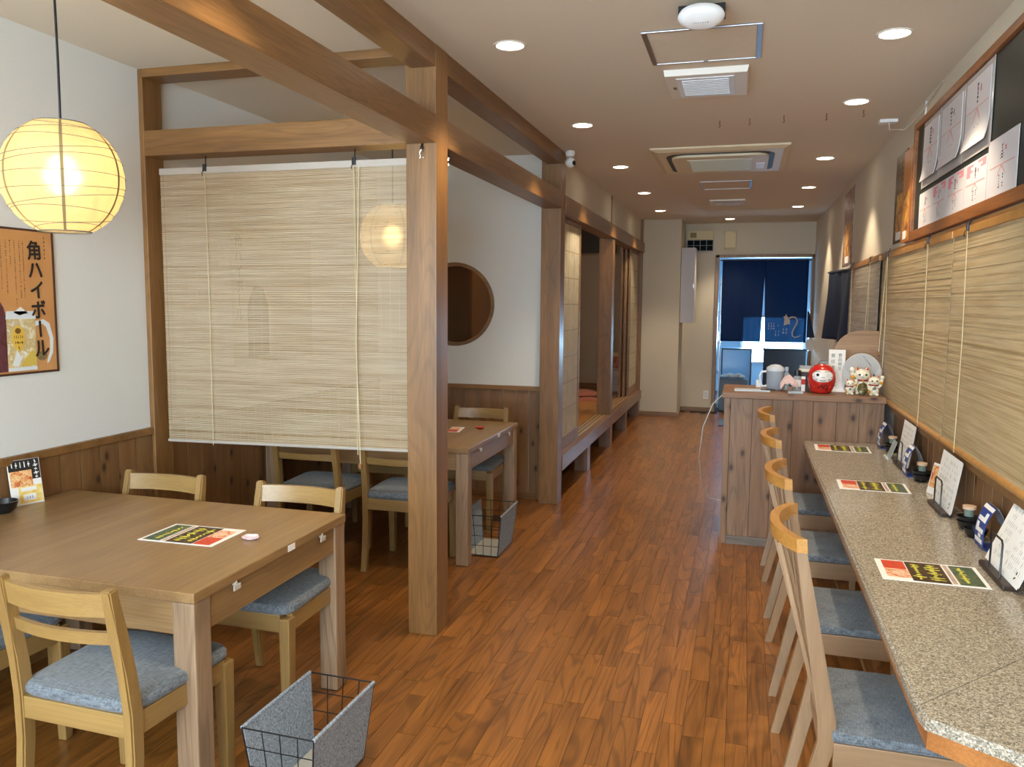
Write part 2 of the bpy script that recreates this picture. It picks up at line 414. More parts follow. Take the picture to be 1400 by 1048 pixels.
def wainscot(parent, M, length, h, z0=0.0, w=.117, mat=None, th=.010, seed=1, cap=True, capz=.035, capd=.022, base=True):
    """boards along local x, standing in local z, front towards local -y"""
    mat = mat or panel('z'); n = max(1, round(length/w)); ww = length/n
    bm = NB(); box(bm, -ww/2+.002, ww/2-.002, -th, 0, 0, h-z0, .0015)
    bmesh.ops.recalc_face_normals(bm, faces=bm.faces)
    me = bpy.data.meshes.new('plank'); bm.to_mesh(me); bm.free(); me.materials.append(mat)
    for i in range(n):
        o = link('plank', me, parent); o.matrix_local = M @ Matrix.Translation(((i+.5)*ww, 0, z0))
    if cap: B1('cap_rail', beamw('x'), 0, length, -capd, 0, h, h+capz, .003, parent, M=M)
    if base: B1('skirting', beamw('x'), 0, length, -th-.006, -th, 0.001, .055, .002, parent, M=M)
RLW = frame((XL, 0, 0), (0, 1, 0), (-1, 0, 0))      # left wall: local x -> +y, local -y -> +x
wl = B1('wall_left', WALLP, XL-.12, XL, -1.8, 11.8, 0, CZ, kind='structure')
def MW(o, X): # wall frame with z up: X along the wall, front is -Y
    X = Vector(X); Z = Vector((0, 0, 1)); Y = Z.cross(X)
    return Matrix(((X.x, Y.x, Z.x, o[0]), (X.y, Y.y, Z.y, o[1]), (X.z, Y.z, Z.z, o[2]), (0, 0, 0, 1)))
wainscot(wl, MW((XL, .6, 0), (0, 1, 0)), 3.352-.6, .865, mat=panel('z'))
wainscot(wl, MW((XL, 3.497, 0), (0, 1, 0)), 6.0-3.497, .865, mat=panel('z'))
# dark closet boards inside the tatami room and its picture rail
for i in range(3):
    B1('closet_door', plain('dark_closet', '#4a2c1a', .5), XL, XL+.02, 6.2+i*.66, 6.84+i*.66, .37, 2.3, .003, wl)
B1('closet_frame', beamw('z'), XL, XL+.03, 8.19, 8.27, .35, 2.6, .003, wl)

wr = B1('wall_right', CREAM, XR, XR+.14, -1.8, 11.8, 0, CZ, kind='structure')
wainscot(wr, MW((XR, 5.24, 0), (0, -1, 0)), 4.6, .905, z0=0, mat=panel('z'), seed=4, capd=.035, base=True)
wf = NB()
box(wf, -3.0, -2.72, -1.8, -1.68, 0, CZ); box(wf, .42, 1.05, -1.8, -1.68, 0, CZ); box(wf, -2.72, .42, -1.8, -1.68, 0, .72); box(wf, -2.72, .42, -1.8, -1.68, 2.32, CZ)
obj('wall_front', wf, WALLP, kind='structure')
# back wall with the kitchen doorway
wb = NB(); box(wb, -1.0, -.36, 11.7, 11.84, 0, CZ); box(wb, -.36, .90, 11.7, 11.84, 2.17, CZ)
wbo = obj('wall_back', wb, CREAM, kind='structure')
B1('wall_column', CREAM, -1.33, -.83, 11.02, 11.84, 0, CZ, kind='structure')
B1('baseboard_column', beamw('x'), -1.335, -.822, 11.008, 11.02, 0, .06, kind='structure')
B1('baseboard_back', beamw('x'), -.83, -.40, 11.688, 11.70, 0, .06, kind='structure')
df = NB(); box(df, -.40, -.35, 11.66, 11.85, 0, 2.20, .003); box(df, .865, .898, 11.66, 11.85, 0, 2.20, .003); box(df, -.40, .898, 11.66, 11.85, 2.165, 2.205, .003)
obj('door_1', df, beamw('z'), kind='structure')
# room beyond
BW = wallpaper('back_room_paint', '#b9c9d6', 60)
rb = NB(); box(rb, -1.2, -.02, 14.5, 14.6, 0, 2.6); box(rb, 1.0, 3.3, 14.5, 14.6, 0, 2.6); box(rb, -.02, 1.0, 14.5, 14.6, 0, .52); box(rb, -.02, 1.0, 14.5, 14.6, 1.32, 2.6)
obj('wall_back_room', rb, BW, kind='structure')
B1('wall_back_room_left', BW, -1.3, -1.2, 11.84, 14.6, 0, 2.6, kind='structure'); B1('wall_back_room_right', BW, 1.25, 1.35, 11.84, 14.6, 0, 2.6, kind='structure')
B1('ceiling_back_room', BW, -1.3, 1.35, 11.84, 14.6, 2.6, 2.66, kind='structure')
wn = NB(); box(wn, -.04, .0, 14.47, 14.56, .5, 1.34); box(wn, .98, 1.02, 14.47, 14.56, .5, 1.34); box(wn, -.04, 1.02, 14.47, 14.56, .5, .54); box(wn, -.04, 1.02, 14.47, 14.56, 1.30, 1.34)
wno = obj('window_1', wn, ALU, kind='structure'); B1('pane', clear('window_glass', '#eaf6ff', .93), 0, .98, 14.51, 14.516, .54, 1.30, parent=wno)

# wall with the round window
RX, RZ, RR, WY = -2.19, 1.515, .315, 6.0
def ringwall(bm, x0, x1, z0, z1, cx, cz, r, y0, y1, n=48):
    A = []
    for k in range(n):
        a = 2*PI*(k+.5)/n; dx, dz = math.cos(a), math.sin(a)
        t = min(((x1-cx)/dx if dx > 0 else (x0-cx)/dx) if abs(dx) > 1e-9 else 9, ((z1-cz)/dz if dz > 0 else (z0-cz)/dz) if abs(dz) > 1e-9 else 9)
        A.append(((cx+r*dx, cz+r*dz), (cx+t*dx, cz+t*dz)))
    V = [[[bm.verts.new((p[0], y, p[1])) for p in q] for y in (y0, y1)] for q in A]
    corners = [(x0, z0), (x1, z0), (x1, z1), (x0, z1)]
    for k in range(n):
        a, b = V[k], V[(k+1) % n]
        for s in (0, 1):
            poly = [a[s][0], b[s][0], b[s][1]]
            pa, pb = A[k][1], A[(k+1) % n][1]
            if abs(pa[0]-pb[0]) > 1e-6 and abs(pa[1]-pb[1]) > 1e-6:
                c = min(corners, key=lambda q: (q[0]-pa[0])**2+(q[1]-pa[1])**2); poly.append(bm.verts.new((c[0], (y0, y1)[s], c[1])))
            poly.append(a[s][1]); bm.faces.new(poly if s else list(reversed(poly)))
        bm.faces.new((a[0][0], b[0][0], b[1][0], a[1][0]))
bm = NB(); ringwall(bm, XL, -1.47, .86, CZ, RX, RZ, RR, WY, WY+.09); box(bm, XL, -1.47, WY, WY+.09, 0, .86)
wm = obj('wall_middle', bm, WALLP, kind='structure')
wainscot(wm, MW((XL+.012, WY, 0), (1, 0, 0)), 1.367, .855, mat=panel('z'), w=.105)
bm = NB()
lathe(bm, [(RR-.016, -.008), (RR+.012, -.008), (RR+.012, 0), (RR-.001, .001), (RR-.001, .09), (RR-.016, .09), (RR-.016, -.008)], 64, frame((RX, WY, RZ), (1, 0, 0), (0, 0, 1)) @ Matrix.Diagonal((1, 1, -1, 1)), cap=False)
w2 = obj('window_2', bm, beamw('x'), kind='structure', smooth=True)
bm = NB(); lathe(bm, [(RR-.014, .04), (RR-.014, .044)], 48, frame((RX, WY, RZ), (1, 0, 0), (0, 0, 1)) @ Matrix.Diagonal((1, 1, -1, 1)))
obj('pane', bm, clear('smoked_glass', '#b89a78', .9), w2)

# tatami room
TY = 11.0
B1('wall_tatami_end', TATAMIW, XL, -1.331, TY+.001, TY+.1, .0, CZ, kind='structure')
B1('baseboard_tatami', beamw('x'), XL, -1.47, TY-.012, TY, .35, .42, kind='structure')
bm = NB(); box(bm, -1.40, -1.36, 6.03, 11.0, 2.33, CZ)
obj('wall_over_shoji', bm, CREAM, kind='structure')
pf = thing('raised_floor', 'raised wooden tatami room floor with a timber sill along the corridor', 'platform', (-2.0, 8.5, 0))
pf_l = (2.0, -8.5, 0)
def P1(name, mat, *a, bev=0, parent=pf, **k):
    bm = NB(); box(bm, *a, bev); o = obj(name, bm, mat, parent, **k); o.location = pf_l; return o
for i in range(9):
    P1('board', wood('tatami_board', 'y', '#a0692f', '#bb8446', rough=.3, rings=.3, coat=.2, var=.12), XL+i*.151, XL+(i+1)*.151-.002, 6.1, TY, .325, .35, bev=.001)
P1('sill', wood('sill_timber', 'y', '#7d5c46', '#94715a', rough=.35, rings=.25, coat=.3, var=.02), -1.485, -1.31, 6.03, TY, .236, .352, bev=.003)
for x in (-1.465, -1.425, -1.385): P1('track', plain('brass_track', '#c8a866', .35, .4), x-.006, x+.006, 6.06, TY-.02, .352, .356)
for y in (7.19, 8.49, 9.64, 10.87): P1('leg', wood('sill_timber', 'z', '#7d5c46', '#94715a', rough=.35, rings=.25, coat=.3, var=.02), -1.445, -1.325, y-.03, y+.11, .0, .236, bev=.002)
P1('void_shade_sheet', plain('painted_void_shade', '#1a120c', .9), -1.75, -1.74, 6.1, TY, 0, .325)  # dark sheet, its colour stands in for shade in the open void below

# posts and beams
def timber(name, ax, x0, x1, y0, y1, z0, z1, label, cat):
    return tag(B1(name, beamw(ax), x0, x1, y0, y1, z0, z1, .004), label, cat)
timber('timber_post', 'z', -1.452, -1.31, 3.352, 3.497, 0, CZ, 'nearest square timber post, standing free at the edge of the corridor', 'post')
timber('timber_post', 'z', -1.468, -1.318, 5.885, 6.03, 0, CZ, 'square timber post at the end of the white wall with the round window', 'post')
timber('timber_post', 'z', -1.468, -1.325, 8.40, 8.54, .352, 2.2, 'timber post between the two sliding door openings of the tatami room', 'post')
timber('timber_post', 'z', XL, -2.822, 3.352, 3.485, 0, CZ, 'slim timber wall post at the left edge of the hanging blind', 'post')
timber('timber_post', 'z', -1.46, -1.33, 10.95, 11.018, .352, CZ, 'slim timber post against the cream column at the far end of the tatami room', 'post')
timber('timber_post', 'z', -1.40, -1.352, 8.44, 8.49, 2.335, CZ, 'short thin timber strut above the lintel of the tatami room', 'post')
timber('timber_beam', 'y', -1.45, -1.31, -1.65, 3.352, 2.225, 2.345, 'thick low beam running overhead from the viewer to the nearest post', 'beam')
timber('timber_beam', 'y', -1.45, -1.31, 3.497, 5.885, 2.225, 2.345, 'low beam between the nearest post and the post by the round window wall', 'beam')
timber('timber_beam', 'y', -1.45, -1.31, 6.03, TY, 2.2, 2.335, 'long lintel beam above the sliding doors of the tatami room', 'beam')
timber('timber_beam', 'y', -1.43, -1.312, -1.65, 3.352, 2.545, CZ, 'thin ceiling beam from the viewer to the nearest post', 'beam')
timber('timber_beam', 'y', -1.43, -1.312, 3.497, 5.885, 2.545, CZ, 'thin ceiling beam between the nearest post and the round window wall post', 'beam')
timber('timber_beam', 'x', -2.822, -1.452, 3.352, 3.485, 2.6, CZ, 'thin ceiling beam over the partition with the hanging blind', 'beam')
timber('timber_beam', 'x', -2.822, -1.452, 3.352, 3.485, 2.23, 2.35, 'thick crossbeam from which the pale bamboo blind hangs', 'beam')

# ------------------------------------------------------------------ shoji
def shoji(label, y0, y1, x, stack=0):
    t = thing('shoji_door', label, 'sliding door', (x, (y0+y1)/2, .356)); w = y1-y0; h = 2.2-.356-.004
    fm = wood('shoji_cedar', 'z', '#8d6848', '#a68062', rough=.5, var=.05)
    bm = NB()
    for a in (-w/2, w/2-.03): box(bm, -.013, .013, a, a+.03, 0, h, .002)
    box(bm, -.013, .013, -w/2+.03, w/2-.03, 0, .1, .002); box(bm, -.013, .013, -w/2+.03, w/2-.03, h-.035, h, .002)
    obj('frame', bm, fm, t)
    obj('paper', (lambda b: (box(b, .002, .0035, -w/2+.03, w/2-.03, .1, h-.035), b)[1])(NB()), translucent('shoji_paper', '#e6dcc0', .35), t)
    lm = plain('lattice', '#b39f78', .6); n = 8
    for k in range(1, n): 
        z = .1+(h-.135)*k/n; obj('lattice_bar', (lambda b: (box(b, -.006, .0042, -w/2+.03, w/2-.03, z-.004, z+.004), b)[1])(NB()), lm, t)
    for k in range(1, 4):
        yy = -w/2+.03+(w-.06)*k/4; obj('lattice_bar', (lambda b: (box(b, -.006, .0040, yy-.003, yy+.003, .1, h-.035), b)[1])(NB()), lm, t)
    return t
shoji('white papered sliding door beside the post at the near end of the tatami room', 6.035, 6.94, -1.385)
shoji('white papered sliding door at the far end of the tatami room', 10.16, 10.94, -1.385)
for k, (x, yy) in enumerate(((-1.425, 10.06), (-1.465, 9.98))):
    t = shoji(('middle' if k == 0 else 'innermost') + ' of the sliding doors stacked at the far end of the tatami room', yy, yy+.85, x)

# ------------------------------------------------------------------ hanging blinds
def blind(label, M, w, h, mat, railmat, cords, pitch=.0056, hookz=.05, sag=0.0, pulls=(), mount=True, bottom_r=.009, fill=.97, threads=True):
    """local x along width, z down from 0; front is local -y. M places the top left corner"""
    t = thing('bamboo_blind', label, 'blind', M.to_translation()); inv = Matrix.Translation(M.to_translation()).inverted() @ M
    bm = NB(); rgx = random.Random(len(label)); z = -.03
    while z > -h+.02:
        d = pitch*rgx.uniform(.75, 1.25); y = .0012*rgx.uniform(-1, 1)
        s = sag*(-z/h)
        hexa(bm, [(0, y-.001, z-d*fill-0), (w, y-.001, z-d*fill-s), (w, y+.001, z-d*fill-s), (0, y+.001, z-d*fill)], [(0, y-.001, z), (w, y-.001, z-s), (w, y+.001, z-s), (0, y+.001, z)])
        z -= d
    bm.transform(inv); obj('slats', bm, mat, t, kind='stuff')
    bm = NB(); box(bm, 0, w, -.009, .009, -.032, 0, .003, inv); obj('head_rail', bm, railmat, t)
    bm = NB(); tube(bm, [inv @ Vector((-.003, 0, -h+.01)), inv @ Vector((w+.003, 0, -h+.01-sag))], bottom_r, 10); obj('bottom_rail', bm, railmat, t)
    nth = max(3, int(w/.045)); bm = NB()
    for k in range(nth+1 if threads else 0):
        x = .012+(w-.024)*k/nth; tube(bm, [inv @ Vector((x, -.0022, -.03)), inv @ Vector((x, -.0022, -h+.02))], .0006, 3)
    obj('binding_threads', bm, CORD, t, kind='stuff') if threads else bm.free()
    for c in cords:
        bm = NB(); tube(bm, [inv @ Vector((c, -.013, -.02)), inv @ Vector((c+.003, -.008, -h*.5)), inv @ Vector((c+.004, -.013, -h+.0))], .0018, 6); obj('lift_cord', bm, CORD, t, smooth=True)
        if mount:
            bm = NB(); tube(bm, [inv @ Vector((c, 0, hookz)), inv @ Vector((c, -.004, .01))], .003, 6); box(bm, c-.009, c+.009, -.018, -.006, -.022, .012, .003, inv)
            tube(bm, [inv @ Vector((c-.004, -.02, -.02)), inv @ Vector((c-.009, -.024, -.035)), inv @ Vector((c-.004, -.022, -.045))], .002, 5); obj('hanger_hook', bm, BLACK, t)
    for px, pz in pulls:
        bm = NB(); tube(bm, [inv @ Vector((px, -.012, -.03)), inv @ Vector((px-.02, -.02, pz*.6)), inv @ Vector((px, -.03, pz))], .0022, 6)
        obj('pull_cord', bm, CORD, t, smooth=True)
        bm = NB(); box(bm, px-.008, px+.008, -.038, -.022, pz-.025, pz, .003, inv); obj('cord_weight', bm, plain('wood_bead', '#8a5a2a', .5), t)
    return t
blind('large pale bamboo blind hanging between the posts in front of the second table', MW((-2.793, 3.42, 2.178), (1, 0, 0)), 1.334, 1.362, REED, plain('white_rail', '#b5aa9e', .5),
      [.265, 1.06], pitch=.0058, hookz=.052, sag=-.022, bottom_r=.008, fill=.72, pulls=((1.085, -1.40),))
blind('tan bamboo blind over the counter, from the bar partition to the middle hooks', MW((.868, 5.80, 1.862), (0, -1, 0)), 1.86, .925, REED_DARK, honey('x'), [.25, 1.40], hookz=.03, pulls=((.22, -.62),), bottom_r=.014, threads=False)
blind('tan bamboo blind over the counter, nearest the viewer under the blackboard', MW((.868, 3.925, 1.862), (0, -1, 0)), 1.87, .925, REED_DARK, honey('x'), [.26, 1.35], hookz=.03, bottom_r=.014, threads=False)
blind('greyish bamboo blind behind the lucky cats, beyond the bar partition', MW((.872, 7.52, 1.868), (0, -1, 0)), 1.57, .85, REED_GREY, honey('x'), [.2, 1.2], hookz=.02, pulls=((1.2, -.75),), bottom_r=.012, threads=False)
tag(B1('blind_batten', honey('y'), .882, .9, 2.0, 7.6, 1.845, 1.885, .002), 'pale wooden batten along the right wall above the tan blinds', 'batten')

def clip(label, loc, X):
    t = thing('hanging_clip', label, 'hook', loc); J = MW((0, 0, 0), X); bm = NB(); tube(bm, [J @ Vector((0, 0, 0)), J @ Vector((0, -.012, -.002)), J @ Vector((0, -.016, -.02))], .0035, 6); ball(bm, J @ Vector((0, -.015, -.018)), .008, u=10, v=8); obj('hook', bm, BLACK, t, smooth=True)
    bm = NB()
    for q in (-1, 1): tube(bm, [J @ Vector((0, -.016, -.024)), J @ Vector((q*.010, -.016, -.04)), J @ Vector((q*.004, -.016, -.055)), J @ Vector((q*.008, -.016, -.062))], .0016, 5)
    obj('clip_wire', bm, STEEL, t, smooth=True)
clip('small black hook with a wire clip on the front face of the nearest post', (-1.372, 3.352, 2.222), (1, 0, 0))
clip('small black hook with a wire clip under the low beam just beyond the nearest post', (-1.345, 3.56, 2.224), (0, 1, 0))
# ------------------------------------------------------------------ tables
def table(label, x0, x1, y0, y1):
    cx, cyy = (x0+x1)/2, (y0+y1)/2; w, d = x1-x0, y1-y0; t = thing('dining_table', label, 'table', (cx, cyy, 0))
    bm = NB(); box(bm, -w/2, w/2, -d/2, d/2, .668, .70, .004); obj('tabletop', bm, tablew('y'), t)
    a = .03
    for (ax, y, x_) in (('x', -d/2+.012, None), ('x', d/2-.034, None)):
        bm = NB(); box(bm, -w/2+.075, w/2-.075, y, y+.022, .565, .667, .002); obj('apron', bm, tablew('x'), t)
    for x in (-w/2+.012, w/2-.034):
        bm = NB(); box(bm, x, x+.022, -d/2+.075, d/2-.075, .565, .667, .002); obj('apron', bm, tablew('y'), t)
    for sx in (-1, 1):
        for sy_ in (-1, 1):
            X = sx*(w/2-.042); Y = sy_*(d/2-.042); bm = NB(); box(bm, X-.038, X+.038, Y-.038, Y+.038, 0.002, .667, .006); lg = obj('leg', bm, legw('z'), t)
            bm = NB(); box(bm, X-.036, X+.036, Y-.036, Y+.036, 0.0, .002); obj('foot_pad', bm, BLACK, lg)
    # little clear hooks and a white tag on the corridor edge
    for f in (.22, .80):
        y = -d/2+d*f; bm = NB(); box(bm, w/2-.0005, w/2+.004, y-.018, y+.018, .642, .66, .002); prism(bm, [(0, 0), (.016, 0), (.008, .016)], .012, frame((w/2-.011, y-.008, .657), (0, 1, 0), (0, 0, 1)))
        obj('bag_hook', bm, plain('clear_hook', '#b9b2a6', .25), t)
    y = -d/2+d*.565; bm = NB(); box(bm, w/2-.0008, w/2+.0012, y-.022, y+.022, .672, .694); obj('number_tag', bm, PAPER, t)
    return t
t1 = table('wooden dining table in the front left corner, under the lit paper lantern', -2.826, -1.49, 1.902, 2.825)
t2 = table('wooden dining table behind the blind, before the round window wall', -2.826, -1.49, 4.31, 5.372)

def wooden_chair():
    t = thing('dining_chair', 'x', 'chair', (0, 0, 0), group='light wooden dining chairs with grey seats')
    prof = [(-.215, .004, .034), (-.192, .16, .038), (-.180, .30, .043), (-.180, .43, .047), (-.192, .54, .045), (-.212, .66, .040), (-.238, .79, .030)]
    for sx in (-1, 1):
        bm = NB(); R = []
        for (y, z, th) in prof:
            k = (z-.43)/.36; x = sx*(.192 - (.008*k if k > 0 else 0)); hw = .0165
            R.append([bm.verts.new((x+a, y+b, z+(.004 if z > .7 and b > 0 else 0))) for a, b in ((-hw, -th/2), (hw, -th/2), (hw, th/2), (-hw, th/2))])
        for A, Bq in zip(R, R[1:]):
            for k in range(4): bm.faces.new((A[k], A[(k+1) % 4], Bq[(k+1) % 4], Bq[k]))
        bm.faces.new(list(reversed(R[0]))); bm.faces.new(R[-1])
        es = [e for e in bm.edges if abs((e.verts[0].co-e.verts[1].co).z) > .05 or e.verts[0].co.z > .75]
        bmesh.ops.bevel(bm, geom=es, offset=.005, segments=2, affect='EDGES')
        obj('rear_post', bm, chairw('z'), t, smooth=True)
    for sx in (-1, 1):
        bm = NB(); X = sx*.198; hexa(bm, [(X-.017, .178, 0), (X+.017, .178, 0), (X+.017, .212, 0), (X-.017, .212, 0)], [(X-.022, .168, .415), (X+.022, .168, .415), (X+.022, .215, .415), (X-.022, .215, .415)], .005)
        obj('leg', bm, chairw('z'), t)
    for nm, a in (('front', (-.178, .178, .185, .207)), ('rear', (-.177, .177, -.196, -.172))):
        bm = NB(); box(bm, *a, .36, .425, .003); obj('seat_rail', bm, chairw('x'), t)
    for sx in (-1, 1):
        bm = NB(); X0, X1 = sx*.184, sx*.200
        hexa(bm, [(min(X0, X0+sx*.02), -.17, .362), (max(X0, X0+sx*.02), -.17, .362), (max(X1-sx*.012, X1+sx*.012), .18, .362), (min(X1-sx*.012, X1+sx*.012), .18, .362)],
             [(min(X0, X0+sx*.02), -.17, .425), (max(X0, X0+sx*.02), -.17, .425), (max(X1-sx*.012, X1+sx*.012), .18, .425), (min(X1-sx*.012, X1+sx*.012), .18, .425)], .002)
        obj('seat_rail', bm, chairw('y'), t)
    # cushion
    bm = NB(); N = 14; G = []
    for zi, (s, z) in enumerate(((.955, .425), (1.0, .436), (1.0, .450), (.965, .462), (.85, .469), (.45, .474))):
        ring = []
        for k in range(48):
            a = 2*PI*k/48; c, s_ = math.cos(a), math.sin(a); e = .24
            x = abs(c)**e*math.copysign(1, c); y = abs(s_)**e*math.copysign(1, s_)
            hw = .212 + .010*y; ring.append(bm.verts.new((x*hw*s, .010+y*.208*s, z)))
        G.append(ring)
    for A, Bq in zip(G, G[1:]):
        for k in range(48): bm.faces.new((A[k], A[(k+1) % 48], Bq[(k+1) % 48], Bq[k]))
    bm.faces.new(list(reversed(G[0]))); bm.faces.new(G[-1])
    obj('seat_cushion', bm, SEATF, t, smooth=True)
    def rail(z0, z1, y0, th, bow):
        bm = NB(); R = []
        for i in range(11):
            u = i/10*2-1; x = u*.172; y = y0-bow*(1-u*u)
            R.append([bm.verts.new((x, y-th/2-(.006 if z1 > .7 else .002), z1)), bm.verts.new((x, y+th/2-(.006 if z1 > .7 else .002), z1)), bm.verts.new((x, y+th/2+.004, z0)), bm.verts.new((x, y-th/2+.004, z0))])
        for A, Bq in zip(R, R[1:]):
            for k in range(4): bm.faces.new((A[k], A[(k+1) % 4], Bq[(k+1) % 4], Bq[k]))
        bm.faces.new(R[0]); bm.faces.new(list(reversed(R[-1])))
        obj('back_rail', bm, chairw('x'), t, smooth=True)
    rail(.712, .778, -.226, .018, .028); rail(.628, .664, -.206, .016, .026)
    return t
c1 = wooden_chair(); c1.location = (-1.735, 1.90, 0); c1.rotation_euler = (0, 0, -.03)
c1['label'] = 'light wooden chair at the front left table, back to the viewer, nearest the corridor'
dup(c1, 'light wooden chair cut by the left picture edge, only seat and front legs in view', (-2.44, 1.965, 0), .02)
dup(c1, 'light wooden chair on the far side of the front left table, nearest the corridor', (-1.725, 2.642, 0), PI-.01)
dup(c1, 'light wooden chair on the far side of the front left table, nearer the white wall', (-2.395, 2.66, 0), PI)
dup(c1, 'light wooden chair at the near side of the second table, next to the free-standing post', (-1.84, 4.28, 0), 0)
dup(c1, 'light wooden chair at the near side of the second table, further from the corridor', (-2.40, 4.28, 0), .02)
dup(c1, 'light wooden chair at the second table, in front of the round window wall', (-1.775, 5.19, 0), PI)
dup(c1, 'light wooden chair across the second table, only its seat seen under the blind', (-2.36, 5.19, 0), PI)

# ------------------------------------------------------------------ counter chairs
def counter_chair():
    t = thing('counter_chair', 'x', 'chair', (0, 0, 0), group='ash chairs drawn up to the granite counter')
    # local: faces +x (towards counter); back at -x. seat centre near x=.2
    W2 = .19
    prof = [(-.005, .0, .032), (.05, .25, .038), (.085, .40, .046), (.082, .46, .046), (.035, .72, .036), (.0, .915, .026)]
    for sy_ in (-1, 1):
        bm = NB(); R = []
        for (x, z, th) in prof:
            Y = sy_*(W2-.012-(.01 if z > .7 else 0)-(.035*(1-z/.4) if z < .4 else 0)); hw = .014
            R.append([bm.verts.new((x+a, Y+b, z)) for a, b in ((-th/2, -hw), (th/2, -hw), (th/2, hw), (-th/2, hw))])
        for A, Bq in zip(R, R[1:]):
            for k in range(4): bm.faces.new((A[k], A[(k+1) % 4], Bq[(k+1) % 4], Bq[k]))
        bm.faces.new(list(reversed(R[0]))); bm.faces.new(R[-1])
        bmesh.ops.bevel(bm, geom=[e for e in bm.edges if abs((e.verts[0].co-e.verts[1].co).z) > .05], offset=.003, segments=2, affect='EDGES')
        obj('rear_post', bm, stoolw('z'), t, smooth=True)
        bm = NB(); X, Y = .445, sy_*.185; hexa(bm, [(X-.014, Y-.014, 0), (X+.014, Y-.014, 0), (X+.014, Y+.014, 0), (X-.014, Y+.014, 0)], [(X-.028, Y-.02, .405), (X+.014, Y-.02, .405), (X+.014, Y+.02, .405), (X-.028, Y+.02, .405)], .004)
        lg = obj('leg', bm, stoolw('z'), t); B1('foot_pad', BLACK, X-.013, X+.013, Y-.013, Y+.013, 0, .006, .002, lg)
        bm = NB(); box(bm, .10, .43, sy_*W2-.011, sy_*W2+.011, .335, .408, .003); obj('seat_rail', bm, stoolw('x'), t)
    for x in (.072, .425):
        bm = NB(); box(bm, x, x+.02, -W2+.012, W2-.012, .335, .408, .003); obj('seat_rail', bm, stoolw('y'), t)
    bm = NB(); box(bm, .095, .468, -.205, .205, .409, .438, .012)
    for v in bm.verts:
        if v.co.z > .425: v.co.z += .010*(1-((v.co.y)/.21)**2)
    obj('seat_cushion', bm, SEATF, t, smooth=True)
    bm = NB(); R = []; n = 16
    for i in range(n+1):
        u = i/n*2-1; Y = u*(W2+.008); X = -.0-.060*(1-abs(u)**2.2)
        R.append([bm.verts.new((X-.013, Y, .942)), bm.verts.new((X+.013, Y, .942)), bm.verts.new((X+.016, Y, .905)), bm.verts.new((X-.010, Y, .905))])
    for A, Bq in zip(R, R[1:]):
        for k in range(4): bm.faces.new((A[k], A[(k+1) % 4], Bq[(k+1) % 4], Bq[k]))
    bm.faces.new(R[0]); bm.faces.new(list(reversed(R[-1])))
    obj('top_rail', bm, honey('y'), t, smooth=True, label='curved honey-coloured top rail')
    for Y in (-.085, 0, .085):
        X = -.062*(1-abs(Y/(W2+.022))**2.2)
        bm = NB(); hexa(bm, [(.072, Y-.014, .40), (.084, Y-.014, .40), (.084, Y+.014, .40), (.072, Y+.014, .40)], [(X-.002, Y-.014, .90), (X+.010, Y-.014, .90), (X+.010, Y+.014, .90), (X-.002, Y+.014, .90)], .002)
        obj('back_slat', bm, stoolw('z'), t)
    return t
cc = counter_chair(); cc.location = (.165, 2.345, 0)
cc['label'] = 'ash chair at the counter nearest the viewer, all of its grey woven seat in view'
for y, l in ((3.08, 'second ash chair along the granite counter counted from the viewer'), (3.90, 'third ash chair along the granite counter counted from the viewer'), (4.73, 'farthest ash chair at the granite counter, against the bar front')):
    dup(cc, l, (.168, y, 0))

# ------------------------------------------------------------------ granite counter
ct = thing('granite_counter', 'long speckled granite counter along the right wall with a clipped near corner', 'counter', (.64, 3.3, 0))
def CL(name, bm, mat, **k):
    bm.transform(Matrix.Translation((-.64, -3.3, 0))); return obj(name, bm, mat, ct, **k)
XC0, XC1 = .382, .888
for pts in ([(XC0, 3.072), (XC1, 3.072), (XC1, 5.238), (XC0, 5.238)], [(XC0, 1.80), (XC1, 2.37), (XC1, 3.070), (XC0, 3.070)], [(XC0, 1.797), (.39, 1.755), (XC1, 1.43), (XC1, 2.367)]):
    bm = NB(); prism(bm, pts, .028, Matrix.Translation((0, 0, .672)))
    es = [e for e in bm.edges if e.verts[0].co.z > .69 and e.verts[1].co.z > .69]
    bmesh.ops.bevel(bm, geom=[e for e in es if min(e.verts[0].co.x, e.verts[1].co.x) < .5 and max(e.verts[0].co.x, e.verts[1].co.x) < .4], offset=.008, segments=3, affect='EDGES')
    CL('granite_slab', bm, GRANITE)
bm = NB(); prism(bm, [(XC0+.015, 1.765), (XC1, 1.435), (XC1, 1.46), (XC0+.04, 1.79), (XC0+.04, 5.236), (XC0+.015, 5.236)], .045, Matrix.Translation((0, 0, .626)))
CL('edge_board', bm, wood('edge_board', 'x', '#9a5f2c', '#b5743a', rough=.4, rings=.2, knots=False, var=.02))
for y in (1.75, 3.5, 5.1):
    bm = NB(); box(bm, .60, XC1, y, y+.03, .55, .625, .002); CL('bracket', bm, panel('x'))
tag(B1('floor_strip', plain('brass_strip', '#b08a58', .4, .3), .542, .552, 2.0, 5.2, .0, .004), 'thin brass strip on the floor under the counter', 'trim')

